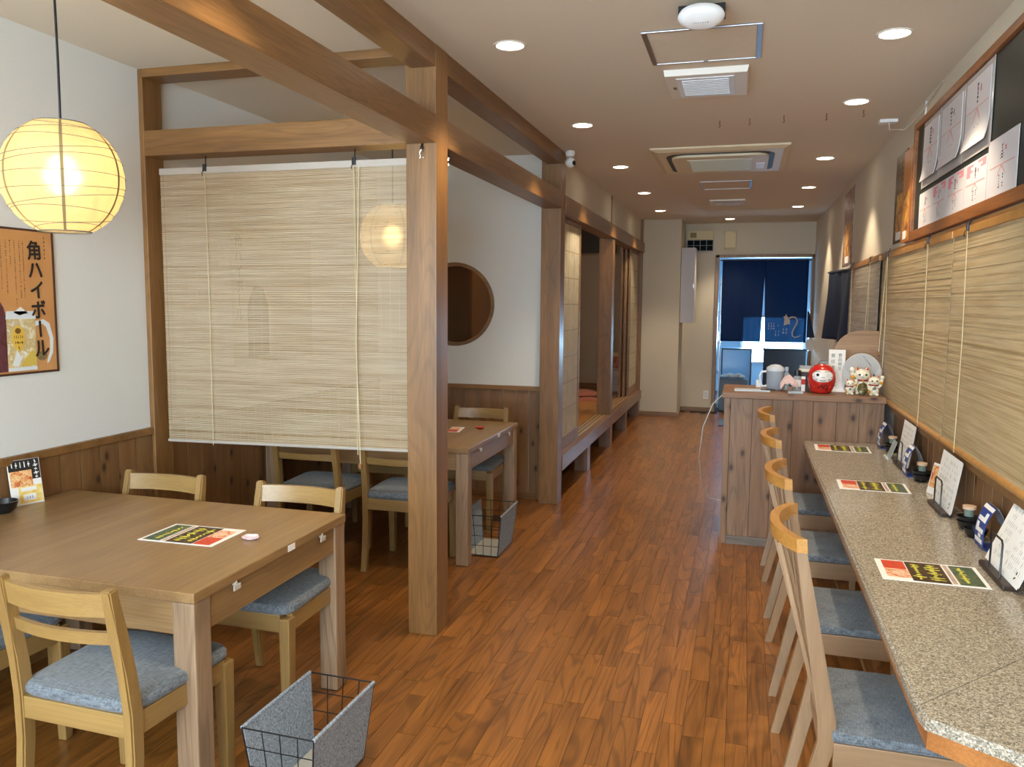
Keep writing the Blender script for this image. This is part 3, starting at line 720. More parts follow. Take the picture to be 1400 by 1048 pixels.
# ------------------------------------------------------------------ bar
bar = thing('bar_counter', 'cedar boarded service counter at the end of the granite counter', 'counter', (.4, 5.5, 0))
BO = Matrix.Translation((-.4, -5.5, 0))
def BR(name, mat, *a, bev=0, **k):
    bm = NB(); box(bm, *a, bev); bm.transform(BO); return obj(name, bm, mat, bar, **k)
BR('body', barw('z'), -.095, .84, 5.275, 5.74, .03, .945)
xs = [-.06, .075, .195, .315, .435, .57, .70, .84]
for i in range(len(xs)-1):
    bm = NB(); box(bm, xs[i]+.001, xs[i+1]-.001, 5.262, 5.275, .055, .943, .0015); bm.transform(BO); obj('board', bm, barw('z'), bar)
BR('corner_post', barw('z'), -.098, -.061, 5.252, 5.30, 0, .945, bev=.002)
BR('top_slab', barw('x'), -.112, .845, 5.238, 5.76, .946, .982, bev=.003)
BR('skirting', wood('grey_skirting', 'x', '#6d6156', '#8a7d70', rough=.6), -.061, .84, 5.250, 5.2625, 0, .054, bev=.002)
# rounded partition board standing on the bar at the wall
bm = NB(); pts = [(.572, .983), (.845, .983), (.845, 1.37)] + [(.735-.163*math.sin(a), 1.20+.17*math.cos(a)) for a in [PI/2*k/10 for k in range(0, 11)]]
prism(bm, pts, .022, frame((0, 5.672, 0), (1, 0, 0), (0, 0, 1)))
tag(obj('partition_board', bm, wood('partition_oak', 'x', '#96714d', '#ae8a66', rough=.4, rings=.35, var=.05)), 'rounded wooden partition board standing on the bar behind the lucky cats', 'board')

# ------------------------------------------------------------------ posters
def P_left(y, z, x=XL+.004): return frame((x, y, z), (0, 1, 0), (0, 0, 1))
po = thing('drinks_poster', 'orange whisky highball poster with black vertical lettering on the left white wall', 'poster', (XL, 2.58, 1.53))
inv = Matrix.Translation((-XL, -2.58, -1.53))
Z = frame((XL+.001, 0, 0), (0, 1, 0), (0, 0, 1)); Z = inv @ Z   # local (y,z) -> wall
def PO(name, polys, mat, t=.0008, off=0.0, label=None):
    for p in polys:
        bm = NB(); prism(bm, p, t, Z @ Matrix.Translation((0, 0, off))); o = obj(name, bm, mat, po, label=label)
    return o
def rect(a, b, c, d): return [(a, c), (b, c), (b, d), (a, d)]
PO('print', [rect(2.37, 2.797, 1.235, 1.815)], food('poster_orange', ['#c58a50', '#d09a62'], 4), .002)
PO('frame', [rect(2.795, 2.803, 1.227, 1.823), rect(2.362, 2.803, 1.227, 1.236), rect(2.362, 2.803, 1.815, 1.823)], plain('poster_frame', '#4a2a1c', .4), .006)
DK = plain('title_ink', '#2b211c', .7); o3 = .0022
text('title_lettering', '角ハイボール', .083, Z @ Matrix.Translation((2.700, 1.778, .0050)) @ Matrix.Rotation(.045, 4, 'Z'), DK, po, sx=.92, pitch=.98, bold=.0022)
bm = NB()
for k, (x, l) in enumerate(((2.652, .235), (2.635, .235), (2.612, .27), (2.592, .11), (2.572, .22), (2.548, .2))):
    marks(bm, Z @ Matrix.Translation((0, 0, o3)), x-.005, x+.005, 1.775-l, 1.775, 1, int(l/.0085), .8, .7, k, .05)
marks(bm, Z @ Matrix.Translation((0, 0, o3)), 2.752, 2.764, 1.70, 1.80, 1, 6, .9, .8, 31, 0)
obj('small_lettering', bm, DK, po)
PO('mug', [rect(2.556, 2.693, 1.243, 1.455), [(2.556, 1.455), (2.693, 1.455), (2.688, 1.476), (2.56, 1.476)]], food('whisky_soda', ['#e9e4d6', '#c9b078', '#ddc995', '#efeee8'], 30), .001, o3)
PO('mug_rim', [[(2.553, 1.455), (2.697, 1.455), (2.693, 1.487), (2.558, 1.487)], rect(2.556, 2.693, 1.243, 1.258)], plain('glass_print', '#dfe6ea', .5), .001, o3+.001)
hp = [(2.695, 1.445), (2.735, 1.452), (2.765, 1.435), (2.783, 1.37), (2.778, 1.31), (2.755, 1.27), (2.745, 1.268), (2.765, 1.32), (2.765, 1.37), (2.748, 1.42), (2.73, 1.433), (2.695, 1.425)]
PO('mug_handle', [hp], plain('glass_print', '#dfe6ea', .5), .001, o3)
PO('mug_label', [ell(2.608, 1.377, .031, .052)], plain('label_yellow', '#e3bd4e', .6), .0006, o3+.0012)
bm = NB(); MZ = Z @ Matrix.Translation((0, 0, o3+.002)); prism(bm, ell(2.607, 1.407, .014, .012, 10), .0004, MZ)
marks(bm, MZ, 2.585, 2.632, 1.372, 1.392, 5, 1, .9, .8, 3, 0); marks(bm, MZ, 2.588, 2.63, 1.35, 1.368, 4, 1, .9, .8, 4, 0); marks(bm, MZ, 2.602, 2.615, 1.33, 1.345, 1, 1, 1, 1, 5, 0)
obj('label_lettering', bm, plain('label_brown', '#7a5322', .7), po)
PO('lemon_wedge', [[(2.61, 1.262), (2.69, 1.262), (2.693, 1.31), (2.67, 1.325)]], plain('lemon', '#d8bd55', .6), .0006, o3+.0012)
PO('ice', [[(2.575, 1.27), (2.60, 1.33), (2.62, 1.29), (2.60, 1.26)], [(2.59, 1.482), (2.625, 1.505), (2.66, 1.48), (2.62, 1.47)]], plain('ice_print', '#e7ecec', .5), .0006, o3+.0014)
PO('bottle', [[(2.50, 1.243), (2.553, 1.243), (2.556, 1.46), (2.548, 1.50), (2.53, 1.53), (2.50, 1.54)]], food('bottle_print', ['#4a1f22', '#6e3a48'], 20), .001, o3)
PO('stone', [ell(2.722, 1.298, .026, .02, 10)], food('stone_print', ['#6a5638', '#9a8458'], 60), .0006, o3)

pq = thing('drinks_poster', 'second whisky poster, dimly seen on the left wall behind the pale blind', 'poster', (XL, 4.5, 1.5))
bm = NB(); prism(bm, rect(4.05, 4.95, 1.16, 1.95), .003, frame((XL+.001, -4.5, -1.5), (0, 1, 0), (0, 0, 1)) @ Matrix.Identity(4)); bm.transform(Matrix.Translation((-XL, 0, 0))); obj('print', bm, plain('pale_poster', '#c9beaa', .7), pq)
bm = NB(); q = [(4.2, 1.2), (4.42, 1.2), (4.42, 1.5), (4.36, 1.62), (4.26, 1.62), (4.2, 1.5)]; prism(bm, q, .001, Matrix.Translation((-XL, -4.5, -1.5)) @ frame((XL+.0045, 0, 0), (0, 1, 0), (0, 0, 1))); obj('bottle', bm, plain('bottle_dark', '#2e1a14', .5), pq)
text('title_lettering', '角ハイボール', .085, Matrix.Translation((-XL, -4.5, -1.5)) @ frame((XL+.006, 4.12, 1.92), (0, 1, 0), (0, 0, 1)), DK, pq)

# right wall: frames, posters
def RW(x, y, z): return frame((x, y, z), (0, -1, 0), (0, 0, 1))      # local x -> -y, normal -> -x
def strip_poster(label, y0, y1, z0, z1, th, cols, seed, fr=None):
    t = thing('wall_poster', label, 'poster', (XR, (y0+y1)/2, z0)); w = y1-y0; h = z1-z0
    I = RW(0, w/2, 0)
    I = frame((0, w/2, 0), (0, -1, 0), (0, 0, 1))
    bm = NB(); prism(bm, rect(0, w, 0, h), th, I); obj('panel', bm, fr or food('p_'+str(seed), cols, 18), t)
    bm = NB(); prism(bm, rect(w*.2, w*.85, h*.05, h*.55), .001, I @ Matrix.Translation((0, 0, th))); obj('picture', bm, food('pic_'+str(seed), ['#5a2a12', '#b06a28', '#e0b050', '#8a3a1c'], 14), t)
    bm = NB(); marks(bm, I @ Matrix.Translation((0, 0, th+.001)), w*.3, w*.8, h*.5, h*.95, 2, 7, .7, .8, seed, 0); obj('lettering', bm, plain('gold_print', '#b98a48', .5), t)
    bm = NB(); prism(bm, rect(w*.3, w*.7, h*.03, h*.12), .001, I @ Matrix.Translation((0, 0, th+.0015))); obj('price_patch', bm, PAPER, t)
    return t
strip_poster('narrow dark brown poster on the right wall beside the blackboard', 5.30, 5.66, 1.92, 2.46, .004, ['#2e1d12', '#5e3a1c'], 11)
strip_poster('orange framed menu panel touching the far edge of the blackboard', 5.01, 5.24, 1.90, 2.42, .03, ['#a85f22', '#c07a35'], 12, food('orange_panel', ['#b4682a', '#c47c3a'], 5))
strip_poster('tall red and grey poster high on the right wall near the navy curtain', 7.72, 8.42, 1.895, 2.58, .004, ['#4a3a30', '#7d2f22', '#a9a29a', '#5a3320'], 13)

bb = thing('blackboard', 'dark green blackboard in a wooden frame high on the right wall', 'board', (XR, 3.75, 1.9))
BY0, BY1, BZ0, BZ1 = 2.5, 4.99, 1.893, 2.525
BBI = Matrix.Translation((-XR, -3.75, -1.9))
bm = NB(); box(bm, .885, .9, BY0, BY1, BZ0, BZ1); bm.transform(BBI); obj('slate', bm, plain('green_slate', '#1d2622', .45), bb)
for a in ((BY0, BY1, BZ1-.035, BZ1), (BY0, BY1, BZ0, BZ0+.05), (BY1-.04, BY1, BZ0+.05, BZ1-.035), (BY0, BY0+.04, BZ0+.05, BZ1-.035)):
    bm = NB(); box(bm, .868, .9, a[0], a[1], a[2], a[3], .003); bm.transform(BBI); obj('frame', bm, wood('board_frame', 'y', '#8a5226', '#a96c38', rough=.35, var=.05), bb)
ENVP = plain('envelope_paper', '#cbc6c8', .8)
def envelope(label, y0, y1, z0, z1, pink=False, curl=0, seed=1, thick=.004, sleeve=False):
    """y0 far edge, y1 near edge"""
    w = y0-y1; h = z1-z0; t = thing('gift_envelope', label, 'paper', (.882, y0, z0), group='white celebration papers pinned on the blackboard')
    I = frame((0, 0, 0), (0, -1, 0), (0, 0, 1)); bm = NB()
    if sleeve:
        prism(bm, rect(0, w, 0, h), .002, I); obj('clear_sleeve', bm, plain('grey_sleeve', '#b9b4b0', .2), t)
        bm = NB(); n = 10; yy = [h*.10+(h*.82)*k/n for k in range(n+1)]
        vs = [[bm.verts.new(I @ Vector((x, z, .006+curl*max(0, 1-k/3.5)**2+d))) for x in (w*.07, w*.93)] for k, z in enumerate(yy) for d in (0,)]
        vb = [[bm.verts.new(I @ Vector((x, z, .003+curl*max(0, 1-k/3.5)**2))) for x in (w*.07, w*.93)] for k, z in enumerate(yy)]
        for k in range(n):
            bm.faces.new((vs[k][0], vs[k][1], vs[k+1][1], vs[k+1][0])); bm.faces.new((vb[k][1], vb[k][0], vb[k+1][0], vb[k+1][1]))
            bm.faces.new((vb[k][0], vs[k][0], vs[k+1][0], vb[k+1][0])); bm.faces.new((vs[k][1], vb[k][1], vb[k+1][1], vs[k+1][1]))
        bm.faces.new((vb[0][0], vb[0][1], vs[0][1], vs[0][0])); bm.faces.new((vs[n][0], vs[n][1], vb[n][1], vb[n][0]))
        obj('sheet', bm, ENVP, t); zc = .0062
    else:
        prism(bm, rect(0, w, 0, h), .002, I); obj('sheet', bm, ENVP, t); zc = .0022
    J = I @ Matrix.Translation((0, 0, zc)); q = h*(.55 if sleeve else .5)
    bm = NB(); prism(bm, rect(w*.08, w*.92, q, q+.004), .0005, J); prism(bm, [(w*.48, q), (w*.35, q-h*.16), (w*.37, q-h*.16), (w*.51, q)], .0005, J); prism(bm, [(w*.48, q), (w*.62, q-h*.16), (w*.64, q-h*.16), (w*.52, q)], .0005, J)
    obj('cord_print', bm, plain('pale_red', '#cf9a94', .8), t)
    if pink:
        bm = NB(); k = w/5
        prism(bm, [(k*.5, h*.95), (k*2, h*.95), (k*2, h*.9), (k*1.4, h*.9), (k*1.4, h*.82), (k*1.8, h*.82), (k*1.8, h*.77), (k*1.3, h*.77), (k*1.3, h*.68), (k*.5, h*.68)], .0005, J); obj('corner_print', bm, PINK, t); bm = NB()
        prism(bm, [(k*3, h*.97), (k*4.7, h*.97), (k*4.7, h*.8), (k*3.6, h*.8), (k*3.6, h*.85), (k*4, h*.85), (k*4, h*.91), (k*3, h*.91)], .0005, J); obj('corner_print', bm, PINK, t)
    bm = NB(); marks(bm, J, w*.42, w*.58, h*.6, h*.85, 1, 5, .8, .9, seed, 0); marks(bm, J, w*.38, w*.62, h*.12, h*.36, 2, 5, .6, .7, seed+5, .2)
    obj('brush_lettering', bm, INK, t)
    bm = NB(); prism(bm, rect(w*.60, w*.625, h*.72, h*.80), .0005, J); obj('ribbon_mark', bm, RED, t)
    return t
envelope('white celebration paper in a clear sleeve, upper row, beside the frame of the blackboard', 4.78, 4.40, 2.15, 2.487, seed=1, curl=.012, sleeve=True)
envelope('white celebration paper in a clear sleeve, upper row, middle one', 4.385, 3.95, 2.15, 2.487, seed=2, curl=.016, sleeve=True)
envelope('white celebration paper in a clear sleeve, upper row, nearest the viewer and largest', 3.935, 3.53, 2.15, 2.487, seed=3, curl=.014, sleeve=True)
envelope('plain white paper with red cord print, lower row, beside the frame of the blackboard', 4.80, 4.50, 1.943, 2.125, seed=4)
envelope('white paper with pink corner print, lower row, farthest of the pink ones', 4.495, 4.20, 1.943, 2.125, True, seed=5)
envelope('white paper with pink corner print, lower row, middle of the pink ones', 4.195, 3.88, 1.943, 2.125, True, seed=6)
envelope('white paper with pink corner print, lower row, nearest of the pink ones', 3.875, 3.545, 1.943, 2.125, True, seed=7)
envelope('tall white paper with red cord print, lower row, nearest the viewer', 3.54, 3.18, 1.943, 2.16, seed=8)

# ------------------------------------------------------------------ paper menus on tables
def menu(label, loc, rz):
    t = thing('paper_menu', label, 'menu', loc, rz, 'printed A4 menus laid on the tables and counter')
    I = Matrix.Identity(4); w, h = .300, .208
    def q(name, rects, mat, off, th=.0004):
        bm = NB()
        for a in rects: prism(bm, rect(a[0]-w/2, a[1]-w/2, a[2]-h/2, a[3]-h/2), th, Matrix.Translation((0, 0, off)))
        return obj(name, bm, mat, t)
    q('sheet', [(0, w, 0, h)], PAPER, 0, .0012)
    q('tuna_picture', [(.018, .085, .115, .198)], food('tuna', ['#b8301e', '#d8492c', '#c23a22'], 40), .0013)
    q('sushi_picture', [(.018, .088, .03, .114)], food('sushi', ['#c8442c', '#e08858', '#f0d0b0', '#d4603c'], 45), .0013)
    q('dark_panel', [(.088, .195, .008, .200)], food('dark_print', ['#20140c', '#3e2a16', '#5a3a1e'], 40), .0013)
    q('pale_strip', [(.20, .212, .012, .196)], food('pale_print', ['#d9c3a8', '#c9a0a0'], 60), .0013)
    q('green_panel', [(.218, .288, .010, .198)], food('green_print', ['#2f4a3a', '#4c6048', '#7a7440'], 35), .0013)
    bm = NB()
    for (x, y0, y1, wd) in ((.114, .025, .18, .030), (.162, .025, .185, .034), (.245, .03, .18, .024)):
        marks(bm, Matrix.Translation((-w/2, -h/2, .0018)), x-wd/2, x+wd/2, y0, y1, 1, 8, 1.3, .8, int(x*1000), 0)
    obj('yellow_lettering', bm, YELLOW, t)
    bm = NB(); marks(bm, Matrix.Translation((-w/2, -h/2, .0018)), .200, .212, .015, .19, 2, 22, .6, .6, 6, .1); obj('small_lettering', bm, INK, t)
    q('stripe', [(.214, .217, .0, h)], PAPER, .0018)
    return t
m0 = menu('printed menu on the counter nearest the viewer, below the white menu holder', (.595, 2.74, .7002), -.02)
dup(m0, 'printed menu in the middle of the counter, second from the viewer', (.605, 4.0, .7002), -.03)
dup(m0, 'printed menu on the counter close to the bar front', (.582, 5.01, .7002), -.03)
dup(m0, 'printed menu lying on the front left table', (-1.872, 2.397, .7002), PI+.02)
dup(m0, 'printed menu on the second table, partly hidden by the free-standing post', (-1.90, 4.92, .7002), PI+.15)

# small dishes
def petal_dish(label, loc, mat):
    t = thing('chopstick_rest', label, 'dish', loc); bm = NB(); n = 30
    rs = [(.0, .004), (.014, .0045), (.024, .011), (.026, .0125), (.0245, .0075), (.013, .0), (.0, .0)]
    R = []
    for r, z in rs:
        R.append([bm.verts.new((max(r, 1e-5)*(1+.10*math.cos(5*2*PI*k/n)*(r > .02))*math.cos(2*PI*k/n)*1.15, max(r, 1e-5)*(1+.10*math.cos(5*2*PI*k/n)*(r > .02))*math.sin(2*PI*k/n), z)) for k in range(n)])
    for A, Bq in zip(R, R[1:]):
        for k in range(n): bm.faces.new((A[k], A[(k+1) % n], Bq[(k+1) % n], Bq[k]))
    obj('bowl', bm, mat, t, smooth=True)
    bm = NB(); ball(bm, (0, 0, .0055), .006, (1, 1, .35)); obj('centre', bm, plain('petal_centre', '#e8c8d0', .4), t, smooth=True)
petal_dish('small pale pink blossom dish beside the menu on the front left table', (-1.645, 2.412, .70), plain('pink_ceramic', '#e6cdd6', .25))
petal_dish('small red blossom dish on the second table near its menu', (-1.655, 5.02, .70), plain('red_ceramic', '#c0442c', .3))

# card stand and bowl on the front left table
t = thing('table_card', 'small upright food advertising card at the left end of the front table', 'card', (-2.775, 2.575, .70), 0)
I = frame((-.062, .022, .001), (.91, .41, 0), (.0, -.12, 1)) 
I = Matrix.Rotation(-.0, 4, 'Z') @ frame((-.035, -.07, 0), (.28, .96, 0), (-.16, .04, 1))
bm = NB(); prism(bm, rect(0, .125, 0, .185), .004, I); obj('card', bm, PAPER, t)
def tq(nm, rs, mat, off=.0042):
    bm = NB(); [prism(bm, rect(*r), .0004, I @ Matrix.Translation((0, 0, off))) for r in rs]; obj(nm, bm, mat, t)
tq('dark_header', [(.002, .123, .14, .184), (.09, .123, .1, .14)], plain('header_black', '#231d1c', .5))
tq('food_picture', [(.004, .09, .075, .14)], food('tempura', ['#b03a2a', '#d98a50', '#f0c890', '#c05a3a'], 50))
tq('yellow_panel', [(.03, .123, .006, .075)], food('yellow_panel', ['#e6b83a', '#f0dc9a'], 30))
tq('white_patches', [(.045, .095, .015, .042), (.04, .10, .055, .07), (.005, .028, .012, .05)], PAPER, .0048)
bm = NB(); marks(bm, I @ Matrix.Translation((0, 0, .005)), .008, .09, .15, .178, 5, 1, .9, .9, 3, 0); marks(bm, I @ Matrix.Translation((0, 0, .005)), .095, .12, .1, .18, 1, 5, .8, .9, 4, 0); obj('white_lettering', bm, WHITE, t)
bm = NB(); marks(bm, I @ Matrix.Translation((0, 0, .0054)), .055, .085, .02, .036, 3, 1, .8, .8, 3, 0); obj('blue_lettering', bm, plain('blue_ink', '#3a5a9a', .6), t)
bm = NB(); prism(bm, rect(.02, .105, 0, .12), .003, frame((.01, -.05, 0), (.28, .96, 0), (.30, -.08, 1)) if False else frame((-.10, -.05, 0), (.28, .96, 0), (.32, -.08, 1))); obj('rear_prop', bm, PAPER, t)
def bowl(label, loc, s=1.0, col='#23302c', stack=1, lid=False):
    t = thing('sauce_bowl', label, 'bowl', loc); m = plain('dark_green_glaze', col, .2)
    for k in range(stack):
        z = k*.018*s; bm = NB(); n = 8
        lathe(bm, [(.022*s, z), (.036*s, z+.012*s), (.043*s, z+.036*s), (.040*s, z+.036*s), (.033*s, z+.015*s), (.0, z+.006*s)], 20, cap=False); obj('bowl', bm, m, t, smooth=True)
    if lid:
        z = stack*.018*s
        bm = NB(); lathe(bm, [(.0, z+.018), (.018*s, z+.018), (.019*s, z+.042), (.017*s, z+.044), (.0, z+.044)], 18, cap=False); obj('glass_jar', bm, clear('jar_glass', '#8a9a90', .35), t, smooth=True)
        bm = NB(); lathe(bm, [(.0, z+.045), (.025*s, z+.045), (.025*s, z+.057), (.0, z+.059)], 18, cap=False); obj('lid', bm, plain('wooden_lid', '#c9a88a', .5), t, smooth=True, label='pale wooden lid')
    return t
bowl('black bowl on the front left table, cut by the left picture edge', (-2.775, 2.43, .70), 1.3, '#15171a')

# ------------------------------------------------------------------ counter condiments, holders, arch cards
def holder(label, slabel, y0, y1, xb=.80, top=.945, dx=.06):
    yc = (y0+y1)/2; w = y0-y1; t = thing('menu_holder', label, 'holder', (xb, yc, .70))
    bm = NB(); box(bm, -.024, .018, -w/2+.03, w/2-.03, .001, .016, .003); obj('base', bm, plain('dark_wood_base', '#2c1d14', .4), t)
    bm = NB(); tube(bm, [(-.012, .055, .015), (-.010, .055, .12), (-.010, .046, .131), (-.010, -.046, .131), (-.010, -.055, .12), (-.012, -.055, .015)], .0032, 8); obj('wire_loop', bm, WIRE, t, smooth=True)
    s = thing('menu_sheet', slabel, 'menu', (xb, yc, .716)); J = frame((.004, w/2, 0), (0, -1, 0), (dx/.23, 0, 1))
    hh = (top-.716)/abs((J @ Vector((0, 1, 0))-J @ Vector((0, 0, 0))).z)
    bm = NB(); n = 8
    for lay in (0, .003):
        prism(bm, rect(0, w, lay*2, hh-lay), .0012, J @ Matrix.Translation((0, 0, -lay)))
    obj('sheet', bm, PAPER, s)
    bm = NB(); marks(bm, J @ Matrix.Translation((0, 0, .0013)), w*.08, w*.92, hh*.12, hh*.92, 20, 7, .22, .85, int(yc*100), .4); obj('small_lettering', bm, plain('grey_ink', '#77706a', .8), s)
    bm = NB(); marks(bm, J @ Matrix.Translation((0, 0, .0014)), w*.80, w*.90, hh*.06, hh*.2, 1, 2, .9, .9, 2, 0); obj('brush_lettering', bm, INK, s)
holder('black wire menu holder on the counter nearest the viewer', 'white handwritten menu sheet in the holder nearest the viewer', 2.92, 2.60, .792, .925, .09)
holder('black wire menu holder on the counter, second from the viewer', 'white menu sheet leaning in the second holder from the viewer', 3.775, 3.465, .808, .93, .035)
holder('black wire menu holder on the counter, farthest from the viewer', 'white menu sheet leaning in the farthest holder near the bar', 4.70, 4.41, .822, .93, .03)
def arch_card(label, y, x=.845):
    t = thing('arch_card', label, 'card', (x, y, .70), group='blue bent strip cards on the counter'); w = .052; H = .150
    def prof(side, n=14):
        out = []
        for k in range(n+1):
            u = k/n; z = .004+(H-.004)*u; out.append((side*(.003+.040*(1-u**2.2)*(.82+.35*u)), z))
        return out
    for side, mat, lab in ((-1, plain('card_blue', '#1f3f8c', .35), 'blue printed front limb'), (1, plain('card_back', '#8d93a6', .4), 'grey unprinted rear limb')):
        p = prof(side); bm = NB()
        for (xa, za), (xb, zb) in zip(p, p[1:]): hexa(bm, [(xa-.0008, -w, za), (xa+.0008, -w, za), (xa+.0008, w, za), (xa-.0008, w, za)], [(xb-.0008, -w, zb), (xb+.0008, -w, zb), (xb+.0008, w, zb), (xb-.0008, w, zb)])
        obj('front_limb' if side < 0 else 'rear_limb', bm, mat, t, label=lab)
    bm = NB(); box(bm, -.028, .028, -w, w, 0, .004); obj('base', bm, plain('card_blue', '#1f3f8c', .35), t)
    p = prof(-1, 60)
    def patch(name, polys, mat):
        bm = NB()
        for poly in polys:      # poly in (u across -1..1, v up 0..1) wrapped on the front limb in thin strips
            v0 = min(q[1] for q in poly); v1 = max(q[1] for q in poly); u0 = min(q[0] for q in poly); u1 = max(q[0] for q in poly)
            N = 6
            for k in range(N):
                a = v0+(v1-v0)*k/N; b = v0+(v1-v0)*(k+1)/N; A = p[int(a*60)]; Bq = p[min(60, int(b*60))]
                if A == Bq: continue
                hexa(bm, [(A[0]-.0022, -u1*w, A[1]), (A[0]-.001, -u1*w, A[1]), (A[0]-.001, -u0*w, A[1]), (A[0]-.0022, -u0*w, A[1])], [(Bq[0]-.0022, -u1*w, Bq[1]), (Bq[0]-.001, -u1*w, Bq[1]), (Bq[0]-.001, -u0*w, Bq[1]), (Bq[0]-.0022, -u0*w, Bq[1])])
        obj(name, bm, mat, t)
    def R(a, b, c, d): return [(a, c), (b, c), (b, d), (a, d)]
    patch('white_lettering', [R(-.75, .75, .62, .72), R(.3, .75, .72, .84), R(-.75, .75, .36, .46), R(-.75, -.3, .46, .58), R(-.75, .75, .10, .20), R(-.1, .4, .24, .32)], PAPER)
    patch('white_cap', [R(-1, 1, .90, .995)], PAPER)
    return t
arch_card('blue bent card with white letters on the counter nearest the viewer, beside the black bowls', 3.10, .858)
arch_card('blue bent card with white letters in the middle of the counter', 4.325, .832)
arch_card('blue bent card with white letters at the bar end of the counter', 5.12, .832)
bowl('near one of two dark green bowls beside the nearest blue card', (.842, 3.225, .70), .95)
bowl('dark green bowls topped with a lidded glass jar near the second menu holder', (.845, 3.335, .70), .95, stack=2, lid=True)
bowl('dark green bowl with a lidded jar between the middle blue card and its holder', (.848, 4.19, .70), .95, stack=2, lid=True)
bowl('dark green bowl with a lidded jar beside the blue card at the bar end', (.846, 4.98, .70), .95, stack=2, lid=True)
t = thing('advert_card', 'small orange food card standing behind the second menu holder on the counter', 'card', (.845, 3.90, .70))
J = frame((-.02, .06, 0), (.3, -.95, 0), (.2, 0, 1)); bm = NB(); prism(bm, rect(0, .10, 0, .14), .002, J); obj('card', bm, PAPER, t)
bm = NB(); prism(bm, rect(.005, .095, .03, .13), .0005, J @ Matrix.Translation((0, 0, .0021))); obj('food_picture', bm, food('tempura', ['#b03a2a', '#d98a50', '#f0c890', '#c05a3a'], 50), t)
t = thing('acrylic_stand', 'small clear acrylic stand with a white edge beside the farthest menu holder', 'stand', (.80, 4.80, .70)); bm = NB()
prism(bm, rect(0, .10, 0, .10), .003, frame((0, .05, 0), (0, -1, 0), (.35, 0, 1))); box(bm, -.012, .0, -.055, .055, 0, .005); obj('plate', bm, clear('acrylic', '#e8f0f0', .6), t)
bm = NB(); box(bm, -.018, -.010, -.055, .055, 0, .006); obj('front_edge', bm, WHITE, t)

# ------------------------------------------------------------------ lanterns
def lantern(label, loc, R=.232):
    t = thing('paper_lantern', label, 'lamp', loc); n = 48; bm = NB(); prof = []
    m = 44; la = 1.14
    for i in range(m+1):
        a = -la+2*la*i/m; rr = R*math.cos(a)*(1-.012*abs(math.sin(i*PI/4))); prof.append((max(rr, .0), R*1.03*math.sin(a)))
    lathe(bm, prof, n, cap=False); obj('paper_shade', bm, WASHI, t, smooth=True)
    rib = plain('bamboo_rib', '#6f6a60', .7)
    rr_ = random.Random(5)
    for i in range(11):
        a = -la+2*la*(i+.5)/11+rr_.uniform(-.03, .03); tl = rr_.uniform(.03, .15)*(1 if i % 2 else -1); ph = rr_.uniform(0, 6.28); pts = []
        for k in range(40):
            th = 2*PI*k/40; aa = max(-la, min(la, a+tl*math.sin(th+ph))); pts.append((1.003*R*math.cos(aa)*math.cos(th), 1.003*R*math.cos(aa)*math.sin(th), R*1.03*math.sin(aa)))
        bm = NB(); tube(bm, pts, .0011, 5, closed=True); obj('rib', bm, rib, t, smooth=True)
    bm = NB()
    for k in range(6):
        th = 2*PI*k/6+.25; pts = [(1.002*R*math.cos(a)*math.cos(th), 1.002*R*math.cos(a)*math.sin(th), R*1.03*math.sin(a)) for a in [(-la+2*la*i/20) for i in range(21)]]; hexs = [[Vector(p)+Vector((-math.sin(th), math.cos(th), 0))*d for d in (-.0055*math.cos(.8*(i/10-1)), .0055*math.cos(.8*(i/10-1)))] for i, p in enumerate(pts)]
        vv = [[bm.verts.new(q*k2) for q in h for k2 in (1.0, 1.003)] for h in hexs]
        for A, Bq in zip(vv, vv[1:]):
            for (i1, i2) in ((0, 1), (1, 3), (3, 2), (2, 0)): bm.faces.new((A[i1], A[i2], Bq[i2], Bq[i1]))
    obj('seam', bm, translucent('seam_paper', '#b9a377', .4), t)
    zt = R*1.03*math.sin(la); rt_ = R*math.cos(la)
    for s in (-1, 1):
        bm = NB(); tube(bm, [(rt_*math.cos(2*PI*k/32), rt_*math.sin(2*PI*k/32), s*zt) for k in range(32)], .0028, 6, closed=True); obj('hoop', bm, rib, t)
    bm = NB(); tube(bm, [(-rt_, 0, zt), (rt_, 0, zt)], .0018, 6); tube(bm, [(0, -rt_, zt), (0, rt_, zt)], .0018, 6); obj('spreader', bm, WIRE, t)
    bm = NB(); lathe(bm, [(.018, .06), (.020, .11), (.010, .14), (.004, .15)], 16); obj('socket', bm, BLACK, t, smooth=True)
    bm = NB(); lathe(bm, [(.002, -.045), (.028, -.035), (.045, -.005), (.045, .012), (.03, .04), (.014, .06)], 18); obj('bulb', bm, plain('bulb_glow', '#ffe9b8', .5, emit=30), t, smooth=True)
    bm = NB(); tube(bm, [(0, 0, .14), (.002, 0, .4), (0, 0, CZ-loc[2]-.02)], .0042, 8); obj('cord', bm, BLACK, t, smooth=True)
    bm = NB(); lathe(bm, [(.035, CZ-loc[2]-.022), (.045, CZ-loc[2]-.012), (.045, CZ-loc[2]-.001)], 20); obj('ceiling_rose', bm, BLACK, t, smooth=True)
    light('bulb_light', 'POINT', (0, 0, .01), PAPER_W, (1, .78, .48), t, shadow_soft_size=.035)
    return t
lantern('lit round paper lantern over the front left table, fully in view', (-2.307, 2.33, 1.960), .198)
lantern('lit round paper lantern behind the pale blind, over the second table', (-2.128, 4.70, 1.937), .205)

